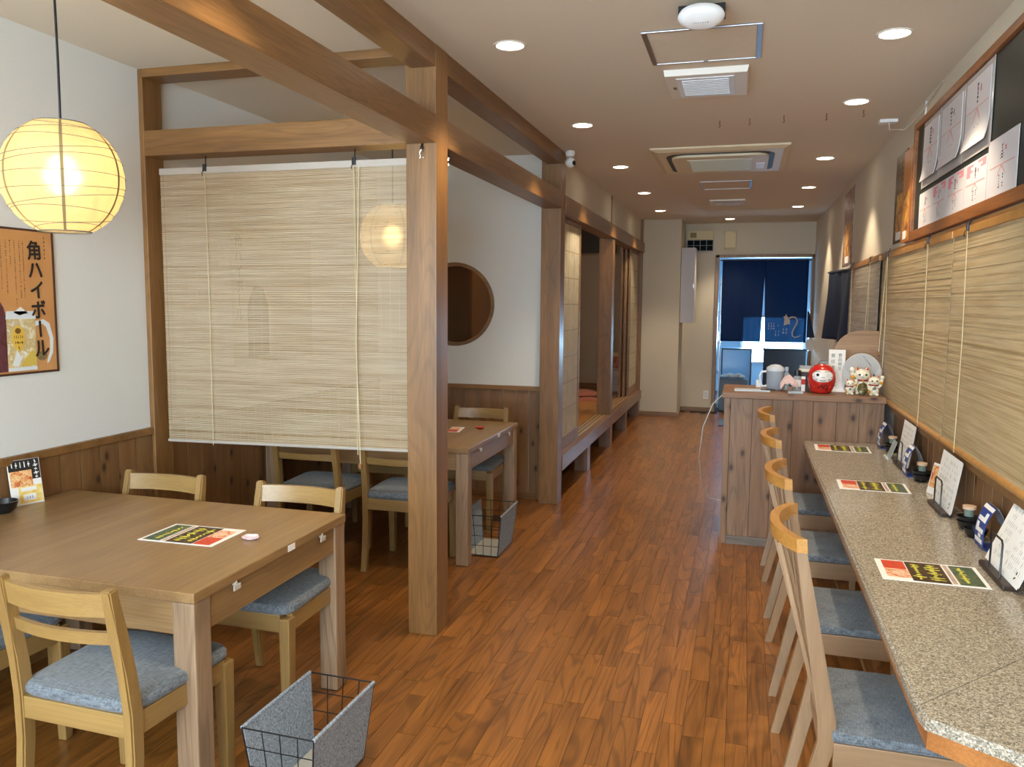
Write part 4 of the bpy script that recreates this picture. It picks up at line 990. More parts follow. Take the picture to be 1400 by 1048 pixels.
# ------------------------------------------------------------------ baskets
def basket(label, loc, rz=0):
    t = thing('wire_basket', label, 'basket', loc, rz, 'black wire luggage baskets with grey felt'); a, b, c, d, H = .122, .192, .095, .165, .26
    T = [(-a, -b, H), (a, -b, H), (a, b, H), (-a, b, H)]; Bt = [(-c, -d, .006), (c, -d, .006), (c, d, .006), (-c, d, .006)]
    V = [Vector(p) for p in T]; U = [Vector(p) for p in Bt]
    bm = NB(); tube(bm, V, .0028, 6, closed=True); tube(bm, U, .0028, 6, closed=True)
    for p, q in zip(U, V): tube(bm, [p, q], .0026, 6)
    obj('rim_wire', bm, WIRE, t)
    for (i, j) in ((0, 1), (3, 2)):
        bm = NB()
        for f in (.25, .5, .75): tube(bm, [U[i].lerp(V[i], f), U[j].lerp(V[j], f)], .0018, 5)
        for f in (.28, .53, .78): tube(bm, [U[i].lerp(U[j], f), V[i].lerp(V[j], f)], .0018, 5)
        obj('end_grid', bm, WIRE, t)
    bm = NB(); tube(bm, [U[0].lerp(U[1], .5), U[3].lerp(U[2], .5)], .0018, 5)
    for f in (.33, .66): tube(bm, [U[0].lerp(U[3], f), U[1].lerp(U[2], f)], .0018, 5)
    obj('base_grid', bm, WIRE, t)
    for s in (0, 1):
        i, j = ((0, 3), (1, 2))[s]; o = Vector(((-.004, .004)[s], 0, 0)); bm = NB()
        q = [U[i], U[j], V[j], V[i]]; hexa(bm, [p+o*.4 for p in q], [p-o for p in q]); bmesh.ops.bevel(bm, geom=bm.edges[:], offset=.0015, segments=1, affect='EDGES')
        tube(bm, [V[i]+Vector((0, 0, .001)), V[j]+Vector((0, 0, .001))], .006, 8)
        obj('felt_side', bm, FELT, t)
    bm = NB(); box(bm, -c+.004, c-.004, -d+.004, d-.004, .008, .014, .001); obj('felt_base', bm, plain('felt_base', '#a39f94', .9), t)
    return t
b0 = basket('wire and grey felt basket on the floor at the corner of the front table', (-1.282, 2.185, 0), -.02)
dup(b0, 'wire and grey felt basket beside the second table, beyond the free-standing post', (-1.475, 4.69, 0), .02)

# ------------------------------------------------------------------ ceiling fittings
def downlight(label, x, y, first=None):
    t = thing('downlight', label, 'light', (x, y, CZ), group='round recessed ceiling downlights')
    bm = NB(); lathe(bm, [(.058, .0), (.060, -.004), (.070, -.005), (.073, .0), (.073, .002), (.058, .002)], 32, cap=False); obj('trim_ring', bm, plain('ring_white', '#d8d2c8', .3), t, smooth=True)
    bm = NB(); lathe(bm, [(.059, -.0015), (.0, -.0035)], 28, cap=False); obj('lens', bm, LAMP, t, smooth=True)
    s = light('lamp_beam', 'SPOT', (0, 0, -.02), SPOT_W, (1.0, .84, .62), t, spot_size=math.radians(92), spot_blend=.55, shadow_soft_size=.04)
    return t
dn = ['nearest', 'second', 'third', 'fourth', 'farthest']
for k, y in enumerate((3.456, 5.085, 6.70, 8.33, 9.965)): downlight(dn[k]+' visible round downlight in the left ceiling row by the posts', -1.01, y)
for k, y in enumerate((3.70, 4.86, 6.65, 8.26, 9.84)): downlight(dn[k]+' visible round downlight in the right ceiling row by the wall', .55, y)
downlight('single round downlight in front of the back wall', -.218, 11.107)
downlight('downlight just outside the top of the picture on the left', -1.01, 1.83); downlight('downlight just outside the top of the picture on the right', .55, 2.15)

def hatch(label, x0, x1, y0, y1):
    t = thing('access_hatch', label, 'hatch', ((x0+x1)/2, (y0+y1)/2, CZ)); w, d = (x1-x0)/2, (y1-y0)/2
    for a in ((-w, w, -d, -d+.014), (-w, w, d-.014, d), (-w, -w+.022, -d+.014, d-.014), (w-.022, w, -d+.014, d-.014)):
        bm = NB(); box(bm, *a, -.007, 0, .0015); obj('frame_bar', bm, ALU, t)
    bm = NB(); box(bm, -w+.022, w-.022, -d+.014, d-.014, -.003, 0); obj('hatch_panel', bm, CEILM, t)
    bm = NB(); lathe(bm, [(.012, -.0075), (.012, -.0)], 14, Matrix.Translation((0, d-.007, 0))); obj('latch', bm, ALU, t)
hatch('silver framed ceiling hatch behind the white wireless device', -.445, .033, 3.42, 3.888)
hatch('silver framed ceiling hatch beyond the air conditioner', -.43, .03, 7.66, 8.18)
t = thing('ceiling_vent', 'white rectangular ceiling fan grille near the first hatch', 'vent', (-.213, 4.225, CZ))
bm = NB(); hexa(bm, [(-.190, -.220, -.03), (.190, -.220, -.03), (.190, .220, -.03), (-.190, .220, -.03)], [(-.197, -.228, 0), (.197, -.228, 0), (.197, .228, 0), (-.197, .228, 0)], .003); obj('housing', bm, plain('warm_white', '#ddd6ca', .4), t)
bm = NB(); box(bm, -.14, .13, -.175, .175, -.034, -.030, .001); obj('inlet_panel', bm, plain('pale_panel', '#dfe6ee', .3), t)
bm = NB()
for k in range(10): box(bm, -.115, .105, -.14+k*.03, -.125+k*.03, -.0365, -.034)
obj('inlet_slats', bm, plain('pale_panel', '#dfe6ee', .3), t)
bm = NB(); box(bm, -.165, -.150, -.02, .02, -.032, -.030); obj('indicator', bm, plain('dark_grey', '#5a544e', .5), t)
t = thing('ceiling_vent', 'small beige ceiling vent with a dark slot, farthest along the corridor', 'vent', (-.21, 9.22, CZ))
bm = NB(); box(bm, -.185, .185, -.215, .215, -.02, 0, .006); obj('housing', bm, plain('warm_white', '#ddd6ca', .4), t)
bm = NB(); box(bm, -.13, .13, -.12, .12, -.023, -.0199); obj('slot', bm, plain('dark_grey', '#5a544e', .5), t)
for k in range(4):
    bm = NB(); box(bm, -.13, .13, -.10+k*.06, -.08+k*.06, -.026, -.023, .001); obj('slat', bm, plain('warm_white', '#ddd6ca', .4), t)
# air conditioner
t = thing('air_conditioner', 'large beige ceiling cassette air conditioner with a dark air slot', 'air conditioner', (-.21, 6.5, CZ))
BG = plain('ac_beige', '#d9c9a8', .45); bm = NB(); hexa(bm, [(-.44, -.50, -.028), (.44, -.50, -.028), (.44, .50, -.028), (-.44, .50, -.028)], [(-.482, -.545, -.012), (.482, -.545, -.012), (.482, .545, -.012), (-.482, .545, -.012)], .003)
box(bm, -.482, .482, -.545, .545, -.012, 0); obj('fascia', bm, BG, t)
def rrect(w, d, r, n=6):
    out = []
    for (sx, sy_, a0) in ((1, 1, 0), (-1, 1, PI/2), (-1, -1, PI), (1, -1, 3*PI/2)):
        for k in range(n+1): a = a0+PI/2*k/n; out.append((sx*(w-r)+r*math.cos(a), sy_*(d-r)+r*math.sin(a)))
    return out
bm = NB(); prism(bm, rrect(.385, .43, .14), .004, Matrix.Translation((0, 0, -.0315))); obj('air_slot', bm, plain('slot_black', '#2a2d2e', .5), t)
bm = NB(); prism(bm, rrect(.345, .39, .11), .016, Matrix.Translation((0, 0, -.048))); obj('centre_panel', bm, BG, t)
bm = NB(); box(bm, -.235, .235, -.27, .27, -.0525, -.048, .002); obj('filter_grille', bm, plain('ac_grille', '#cfcdb8', .4), t)
bm = NB()
for k in range(16): box(bm, -.22, .22, -.25+k*.032, -.235+k*.032, -.0545, -.0525)
obj('grille_slats', bm, plain('ac_grille2', '#bfbda8', .4), t)
bm = NB(); box(bm, .26, .32, -.05, .2, -.051, -.048, .001); obj('receiver_panel', bm, WHITE, t)
# wireless access point
t = thing('wireless_device', 'white rounded wireless device on a black bracket under the ceiling', 'device', (-.19, 3.19, CZ))
bm = NB(); box(bm, -.085, .085, -.02, .06, -.035, 0, .002); obj('bracket', bm, BLACK, t)
bm = NB(); pr = []
lathe(bm, [(.0, -.080), (.055, -.076), (.075, -.066), (.082, -.054), (.078, -.042), (.06, -.036), (.0, -.035)], 40, Matrix.Translation((0, -.012, 0)) @ Matrix.Rotation(-.42, 4, 'X') @ Matrix.Diagonal((1.04, .72, 1, 1)), cap=False); obj('body', bm, WHITE, t, smooth=True)
bm = NB(); tube(bm, [(.03, .02, -.0), (.032, -.03, -.012), (.055, -.035, -.03), (.07, -.02, -.04)], .005, 8); obj('cable', bm, WHITE, t, smooth=True)
bm = NB(); marks(bm, Matrix.Translation((0, -.012, 0)) @ Matrix.Rotation(-.42, 4, 'X') @ frame((0, 0, -.0805), (1, 0, 0), (0, -1, 0)), -.03, .03, -.008, .008, 7, 1, .8, .5, 3, 0); obj('lettering', bm, plain('grey_ink', '#77706a', .8), t)
t = thing('smoke_detector', 'round white smoke detector at the top edge of the picture', 'detector', (-.21, 2.93, CZ))
bm = NB(); lathe(bm, [(.0, -.045), (.035, -.044), (.05, -.03), (.062, -.02), (.065, .0)], 32, cap=False); obj('body', bm, WHITE, t, smooth=True); bm = NB(); lathe(bm, [(.07, -.008), (.07, 0)], 32); obj('base_plate', bm, WHITE, t)
hl = ['leftmost', 'second from the left', 'middle', 'second from the right', 'rightmost']
for k, (x, y) in enumerate(((-.181, 5.16), (-.007, 5.14), (.186, 5.11), (.42, 5.11), (.614, 5.07))):
    bm = NB(); tube(bm, [(0, 0, 0), (0, 0, -.022), (.004, 0, -.032), (-.001, 0, -.04), (-.005, 0, -.034)], .0024, 6); tag(obj('ceiling_hook', bm, plain('dark_brass', '#4a3a2a', .4), loc=(x, y, CZ)), hl[k]+' small dark hook in the row of five on the ceiling', 'hook', 'row of small ceiling hooks')
t = thing('junction_box', 'small white cable box on the ceiling near the right wall', 'box', (.79, 5.38, CZ))
bm = NB(); box(bm, -.05, .05, -.035, .035, -.02, 0, .003); obj('box', bm, WHITE, t)
bm = NB(); tube(bm, [(0, -.03, -.012), (.0, -.06, -.07), (.06, -.2, -.10), (.098, -.42, -.06), (.104, -.9, -.012)], .004, 6); obj('cable', bm, plain('cable_cream', '#c9c0b0', .5), t, smooth=True)
tag(B1('cable_cover', WHITE, .893, .9, 4.86, 4.875, 2.54, 2.625, .001), 'short white vertical cable cover above the blackboard frame', 'cable cover')
t = thing('security_camera', 'small white security camera on the ceiling above the post by the shoji', 'camera', (-1.262, 5.92, CZ))
bm = NB(); lathe(bm, [(.0, -.045), (.028, -.04), (.036, -.025), (.036, -.012), (.030, 0)], 24, cap=False); obj('base', bm, WHITE, t, smooth=True)
bm = NB(); ball(bm, (0, 0, -.082), .038, u=24, v=16); obj('head', bm, WHITE, t, smooth=True)
bm = NB(); lathe(bm, [(.016, .0), (.018, .004), (.010, .006)], 18, frame((.03, -.018, -.09), (.5, .8, 0), (0, 0, 1))); obj('lens', bm, BLACK, t, smooth=True)

# ------------------------------------------------------------------ things on the bar
BZ = .982
def daruma():
    t = thing('daruma_doll', 'round red daruma doll with white face standing on the bar', 'doll', (.487, 5.40, BZ+.001)); R = .086
    bm = NB(); prof = [(.0, 0), (.052, 0), (.060, .006), (.076, .04), (.085, .08), (.083, .12), (.070, .155), (.045, .178), (.0, .187)]
    lathe(bm, prof, 36, Matrix.Diagonal((1, .92, 1, 1)), cap=False); ob = obj('body', bm, plain('lacquer_red', '#c8241c', .25, coat=.4), t, smooth=True)
    m = ob.modifiers.new('s', 'SUBSURF'); m.levels = 1; m.render_levels = 2
    def surf(x, z, out=.0):       # front of the body at height z
        pr = prof[1:]
        for (r0, z0), (r1, z1) in zip(pr, pr[1:]):
            if z0 <= z <= z1: r = r0+(r1-r0)*(z-z0)/(z1-z0); break
        else: r = .03
        return Vector((x, -.92*math.sqrt(max(r*r-x*x, 1e-6))-out, z))
    def fan(name, pts, mat, out):
        bm = NB(); cx = sum(p[0] for p in pts)/len(pts); cz = sum(p[1] for p in pts)/len(pts); K = 5; rings = []
        for k in range(1, K+1): rings.append([bm.verts.new(surf(cx+(x-cx)*k/K, cz+(z-cz)*k/K, out)) for x, z in pts])
        c = bm.verts.new(surf(cx, cz, out)); n = len(pts)
        for i in range(n): bm.faces.new((c, rings[0][i], rings[0][(i+1) % n]))
        for A, Bq in zip(rings, rings[1:]):
            for i in range(n): bm.faces.new((A[i], Bq[i], Bq[(i+1) % n], A[(i+1) % n]))
        edge = [bm.verts.new(surf(x, z, -.006)) for x, z in pts]
        for i in range(n): bm.faces.new((rings[-1][i], edge[i], edge[(i+1) % n], rings[-1][(i+1) % n]))
        obj(name, bm, mat, t, smooth=True)
    face = [(.060*math.copysign(abs(math.cos(a))**.75, math.cos(a)), .112+.037*math.copysign(abs(math.sin(a))**.8, math.sin(a))) for a in [2*PI*k/32 for k in range(32)]]
    fan('face', face, plain('face_white', '#e9e2d8', .4), .0035)
    for s in (-1, 1): fan('eye', ell(s*.030, .118, .019, .019, 18), plain('eye_white', '#f4f2ec', .3), .006)
    fan('pupil', ell(-.030, .120, .009, .009, 12), INK, .0085)
    fan('blank_eye_ring', ell(.030, .118, .015, .015, 16), plain('eye_grey', '#dcdad4', .4), .0075)
    bm = NB()
    for s in (-1, 1):
        for (x0, z0, x1, z1) in ((.012, .139, .046, .141), (.046, .141, .055, .132), (.034, .094, .050, .090), (.030, .088, .046, .083), (.050, .104, .058, .108)):
            tube(bm, [surf(s*x0, z0, .0055), surf(s*(x0+x1)/2, (z0+z1)/2, .0055), surf(s*x1, z1, .0055)], .0014, 5)
    obj('whiskers', bm, INK, t)
    bm = NB(); tube(bm, [surf(-.012, .104, .007), surf(0, .107, .008), surf(.012, .104, .007)], .0014, 5); tube(bm, [surf(-.018, .086, .006), surf(0, .083, .006), surf(.018, .086, .006)], .0035, 6); obj('mouth', bm, plain('grey_mouth', '#9a948c', .5), t)
    bm = NB(); pts = [(-.026, .045), (-.018, .038), (-.01, .05), (-.004, .062), (.0, .040), (.008, .030), (.012, .058), (.026, .058), (.03, .040), (.02, .026), (.032, .016)]
    tube(bm, [surf(x, z, .002) for x, z in pts], .0028, 6); obj('chest_swirl', bm, INK, t, smooth=True)
    bm = NB()
    for k in range(10): 
        a = -1.3+2.6*k/9; x = .078*math.sin(a*.9); z = .075+.05*math.cos(a*2.2)
        ball(bm, surf(max(-.07, min(.07, x)), z-.03, .001), .0022, u=8, v=5)
    obj('gold_dots', bm, plain('gold_dot', '#d8a860', .35, .6), t)
daruma()
def cat(label, loc, s, raised=1, coin=None):
    t = thing('lucky_cat', label, 'figurine', loc); bm = NB()
    ball(bm, (0, 0, .036*s), .040*s, (1, .85, .95)); ball(bm, (0, .002*s, .066*s), .033*s, (1, .85, 1.05)); ball(bm, (0, -.004*s, .112*s), .040*s, (1.08, .88, .86), u=20, v=14)
    for q in (-1, 1):
        lathe(bm, [(.0135*s, 0), (.009*s, .014*s), (.001, .028*s)], 10, Matrix.Translation((q*.025*s, 0, .137*s)) @ Matrix.Rotation(q*.25, 4, 'Y'))
        ball(bm, (q*.022*s, -.026*s, .010*s), .014*s, (1, 1.25, .75))
    q = raised
    tube(bm, [(q*.028*s, 0, .06*s), (q*.050*s, -.006*s, .085*s), (q*.056*s, -.008*s, .13*s)], .011*s, 10); ball(bm, (q*.056*s, -.010*s, .143*s), .0155*s, (1, .8, 1))
    tube(bm, [(-q*.026*s, -.004*s, .07*s), (-q*.040*s, -.022*s, .055*s), (-q*.026*s, -.038*s, .048*s)], .0105*s, 10); ball(bm, (-q*.024*s, -.040*s, .047*s), .013*s)
    ob = obj('body', bm, plain('cream_ceramic', '#ece4cc', .2, coat=.4), t, smooth=True)
    rm = ob.modifiers.new('r', 'REMESH'); rm.mode = 'VOXEL'; rm.voxel_size = .0022*s; rm.use_smooth_shade = True
    sm = ob.modifiers.new('sm', 'SMOOTH'); sm.factor = .5; sm.iterations = 3
    for e in (-1, 1):
        bm = NB(); lathe(bm, [(.009*s, 0), (.005*s, .010*s), (.0005, .021*s)], 10, Matrix.Translation((e*.0255*s, -.0055*s, .141*s)) @ Matrix.Rotation(e*.25, 4, 'Y')); obj('inner_ear', bm, plain('ear_red', '#b8382c', .4), t)
        bm = NB(); ball(bm, (e*.017*s, -.0355*s, .115*s), .0062*s, (1.25, .6, .85), u=10, v=8); obj('eye', bm, INK, t, smooth=True)
    bm = NB(); ball(bm, (0, -.0405*s, .104*s), .003*s, (1.2, .7, .8), u=8, v=6); tube(bm, [(-.007*s, -.0385*s, .0965*s), (0, -.0395*s, .0985*s), (.007*s, -.0385*s, .0965*s)], .001*s, 5); obj('nose_and_mouth', bm, plain('nose_red', '#a8402c', .4), t)
    bm = NB(); tube(bm, [(.032*s*math.cos(a), .004*s+.0285*s*math.sin(a)-.002*s, .083*s+.002*s*math.sin(a)) for a in [2*PI*k/28 for k in range(28)]], .0052*s, 8, closed=True); obj('collar', bm, plain('collar_red', '#a5262a', .4), t, smooth=True)
    bm = NB(); ball(bm, (0, -.031*s, .078*s), .0055*s, u=10, v=8); obj('bell', bm, plain('bell_gold', '#d8a83a', .3, .8), t, smooth=True)
    for (x, z) in ((q*.052, .10), (-q*.034, .03)):
        bm = NB(); ball(bm, (x*s, -.012*s if z > .05 else -.022*s, z*s), .0125*s, (1, .9, 1.1), u=12, v=8); obj('fur_patch', bm, plain('patch_gold', '#d39a24', .3), t, smooth=True)
    if coin:
        bm = NB(); lathe(bm, [(.0, -.006), (.9, -.006), (1., -.002), (1., .002), (.9, .006), (.0, .006)], 28, Matrix.Translation((-q*.004*s*0, -.052*s, .036*s)) @ frame((0, 0, 0), (1, 0, 0), (0, .25, 1)) @ Matrix.Diagonal((.028*coin*s, .037*coin*s, 1*s*.7, 1)), cap=False); obj('coin', bm, plain('coin_bronze', '#5a5236', .35, .6), t, smooth=True, label='large dark oval coin')
        bm = NB(); marks(bm, Matrix.Translation((0, -.052*s, .036*s)) @ frame((0, 0, 0), (1, 0, 0), (0, .25, 1)) @ Matrix.Translation((0, 0, .0042*s)), -.010*s, .010*s, -.025*s, .025*s, 1, 3, 1.2, .9, 4, 0); obj('coin_lettering', bm, plain('coin_gold', '#8a7a48', .4, .6), t)
    else:
        bm = NB(); lathe(bm, [(.0, -.003*s), (.013*s, -.003*s), (.013*s, .003*s), (.0, .003*s)], 16, frame((0, -.036*s, .058*s), (1, 0, 0), (0, .1, 1)) @ Matrix.Identity(4), cap=False); obj('medal', bm, plain('medal_grey', '#6a6458', .4, .5), t)
cat('largest lucky cat figurine, in the middle, holding a dark oval coin', (.725, 5.42, BZ), 1.08, -1, 1.0)
cat('smallest lucky cat figurine, left of the large one', (.652, 5.375, BZ), .62, 1)
cat('medium lucky cat figurine, right of the large one', (.787, 5.36, BZ), .80, 1)
# paper fan
t = thing('round_fan', 'round pale paper fan propped behind the lucky cats', 'fan', (.732, 5.50, BZ))
J = frame((0, 0, .125), (1, 0, 0), (0, .12, 1)); bm = NB(); prism(bm, ell(0, 0, .115, .125, 40), .0015, J); obj('paper', bm, plain('fan_paper', '#b9b9b9', .8), t)
bm = NB()
for k in range(25):
    a = -1.2+2.4*k/24; x = .11*math.sin(a); z = .12*math.cos(a); tube(bm, [J @ Vector((0, -.1, .002)), J @ Vector((x, z*.98 if z > -.1 else z, .002))], .0007, 4)
obj('ribs', bm, plain('fan_rib', '#8f8f92', .7), t)
bm = NB(); tube(bm, [J @ Vector((p[0], p[1], .001)) for p in ell(0, 0, .115, .125, 40)], .0016, 5, closed=True); obj('rim', bm, plain('fan_rim', '#cfcac2', .6), t)
bm = NB(); marks(bm, J @ Matrix.Translation((0, 0, .003)) @ Matrix.Rotation(-.9, 4, 'Z'), -.085, .0, .065, .078, 9, 1, .8, .9, 3, 0); marks(bm, J @ Matrix.Translation((.052, 0, .003)), -.025, .03, -.04, .0, 3, 2, 1.2, 1.1, 5, 0); obj('brush_lettering', bm, INK, t)
# hygiene officer sign
t = thing('name_plate', 'white upright sign with green Japanese lettering between daruma and cats', 'sign', (.585, 5.52, BZ))
J = frame((-.048, 0, 0), (1, 0, 0), (0, .08, 1)); bm = NB(); prism(bm, rect(0, .10, .008, .27), .004, J); box(bm, -.055, .058, -.03, .03, 0, .008, .002); obj('plate', bm, PAPER, t)
GI = plain('green_ink', '#3c6654', .7)
text('green_lettering', '食品衛生', .027, J @ Matrix.Translation((.068, .25, .0045)), GI, t, pitch=1.05); text('green_lettering', '責任者', .027, J @ Matrix.Translation((.026, .25, .0045)), GI, t, pitch=1.4)
bm = NB(); marks(bm, J @ Matrix.Translation((0, 0, .0045)), .030, .05, .03, .13, 1, 5, 1, .9, 8, 0); obj('brush_lettering', bm, plain('grey_ink', '#77706a', .8), t)
# pitcher
t = thing('water_pitcher', 'clear plastic water pitcher with a white domed lid on the bar', 'pitcher', (.212, 5.50, BZ)); PL = clear('pitcher_plastic', '#c3ccd6', .45, .15)
bm = NB(); lathe(bm, [(.0, .002), (.048, .002), (.052, .01), (.056, .13), (.054, .13), (.050, .012), (.0, .006)], 28, cap=False); obj('jug', bm, PL, t, smooth=True)
bm = NB(); lathe(bm, [(.0, .01), (.0475, .01), (.051, .09), (.0, .09)], 24, cap=False); obj('water', bm, clear('water', '#aab4c4', .6), t, smooth=True)
bm = NB(); lathe(bm, [(.057, .125), (.057, .142), (.050, .150), (.030, .163), (.0, .168)], 24, cap=False); obj('lid', bm, clear('lid_plastic', '#dfe3e8', .25, .2), t, smooth=True)
bm = NB(); tube(bm, [(-.052, 0, .12), (-.085, 0, .115), (-.096, 0, .09), (-.094, 0, .045), (-.078, 0, .02), (-.052, 0, .025)], .0075, 10); obj('handle', bm, plain('handle_white', '#dfe2e6', .3), t, smooth=True)
# pink cloth, bottle, dark box, sheet, tray, pen
def drape(label, loc, mat):
    t = NB(); n = 14; V = []
    for i in range(n+1):
        for j in range(n+1):
            x = -.05+.1*i/n; y = -.035+.07*j/n; r = math.hypot(x/.05, y/.035); z = .10-.075*min(1, r*.8)**2.2+.006*math.sin(x*190+j)+.005*math.cos(y*260+i*.7)
            V.append(t.verts.new((x*(1.05), y, max(.0, z))))
    for i in range(n):
        for j in range(n): a = i*(n+1)+j; t.faces.new((V[a], V[a+n+1], V[a+n+2], V[a+1]))
    o = obj('folded_cloth', t, mat, smooth=True, loc=loc); m = o.modifiers.new('s', 'SOLIDIFY'); m.thickness = .002; return tag(o, label, 'cloth')
drape('pale pink folded cloth draped beside the pitcher on the bar', (.292, 5.42, BZ), fabric('pink_cloth', '#c9a6a0', '#e6c9c4'))
t = thing('sauce_bottle', 'clear bottle with a black cap behind the pink cloth', 'bottle', (.345, 5.46, BZ))
bm = NB(); lathe(bm, [(.0, .0), (.026, .0), (.027, .01), (.027, .085), (.020, .1), (.0, .1)], 20, cap=False); obj('body', bm, clear('bottle_glass', '#c8d0d4', .5), t, smooth=True)
bm = NB(); lathe(bm, [(.0, .1), (.022, .1), (.022, .135), (.0, .137)], 20, cap=False); obj('cap', bm, BLACK, t, smooth=True)
bm = NB(); lathe(bm, [(.0275, .03), (.0275, .075)], 20, cap=False); obj('label_band', bm, PAPER, t, smooth=True)
t = thing('spray_bottle', 'slim clear bottle with a pale cap next to the pitcher', 'bottle', (.283, 5.53, BZ))
bm = NB(); lathe(bm, [(.0, .0), (.020, .0), (.021, .10), (.010, .118), (.010, .125), (.0, .125)], 18, cap=False); obj('body', bm, clear('bottle_glass', '#c8d0d4', .5), t, smooth=True)
bm = NB(); lathe(bm, [(.0, .125), (.013, .125), (.013, .148), (.0, .15)], 16, cap=False); obj('cap', bm, plain('cap_grey', '#a8b4c0', .4), t, smooth=True)
t = thing('napkin_box', 'dark brown box with a cream tray on top, left of the daruma', 'box', (.42, 5.56, BZ))
bm = NB(); box(bm, -.05, .05, -.045, .045, 0, .12, .003); obj('box', bm, plain('dark_brown_box', '#3b2a20', .5), t)
bm = NB(); box(bm, -.06, .055, -.05, .05, .121, .142, .003); obj('tray', bm, plain('cream_tray', '#dcd4bc', .5), t); bm = NB(); box(bm, -.055, .05, -.048, .048, .142, .157, .003); obj('lid', bm, plain('grey_lid', '#9a9ca0', .4), t)
t = thing('red_tin', 'narrow red and white packet beside the dark box on the bar', 'packet', (.383, 5.47, BZ)); bm = NB(); box(bm, -.012, .012, -.02, .02, 0, .095, .002); obj('packet', bm, PAPER, t); bm = NB(); box(bm, -.0125, .0125, -.0205, .0205, .045, .08, .001); obj('red_band', bm, RED, t)
t = thing('clip_tray', 'flat pale tray with a black clip at the left end of the bar', 'tray', (.06, 5.37, BZ)); bm = NB(); box(bm, -.10, .12, -.05, .05, 0, .012, .004); obj('tray', bm, plain('tray_pale', '#c3c8cc', .35), t)
bm = NB(); box(bm, .09, .135, -.045, -.01, .012, .02, .003); tube(bm, [(.06, -.03, .014), (.15, -.035, .014)], .004, 8); obj('pen_clip', bm, BLACK, t)
tag(B1('acrylic_block', plain('acrylic_block', '#a9b4bc', .2), .285, .375, 5.30, 5.37, BZ, BZ+.012, .002), 'thin grey acrylic block lying at the front of the bar', 'block')
t = thing('wire_stand', 'thin grey wire stand behind the daruma', 'stand', (.53, 5.60, BZ)); bm = NB(); tube(bm, [(-.05, 0, 0), (-.05, 0, .17), (-.035, 0, .195), (.035, 0, .195), (.05, 0, .17), (.05, 0, 0)], .0025, 6); obj('frame', bm, plain('grey_wire', '#6a6a6c', .4, .5), t, smooth=True)
bm = NB(); tube(bm, [(.015, 0, .235), (.015, -.005, .18), (.01, -.008, .165)], .003, 6); obj('clip', bm, WHITE, t)
bm = NB(); box(bm, -.048, .048, .002, .004, .01, .19); obj('plate', bm, plain('stand_plate', '#8f9290', .4), t)
tag(B1('white_cup', WHITE, .095, .13, 5.60, 5.63, BZ, BZ+.05, .004), 'small white block cup at the back of the bar left of the pitcher', 'cup')
# hanging cable at the left end
bm = NB(); tube(bm, [(-.115, 5.9, .90), (-.18, 5.6, .86), (-.24, 5.6, .70), (-.27, 5.8, .45), (-.26, 6.1, .2), (-.20, 6.3, .04), (-.12, 6.4, .004)], .0035, 8); tag(obj('hanging_cable', bm, plain('cable_grey', '#c6cdc9', .4), smooth=True), 'pale cable looping down to the floor at the left end of the bar', 'cable')
t = thing('door_mat', 'blue door mat on the floor by the back doorway', 'mat', (0, 10.6, 0)); bm = NB(); box(bm, -.26, .5, -.25, .3, .0005, .012, .004); obj('mat', bm, fabric('blue_mat', '#2e4460', '#4a6488'), t)
bm = NB(); box(bm, -.255, .495, -.245, .295, .012, .0135); obj('pile', bm, fabric('blue_mat', '#2e4460', '#4a6488'), t)

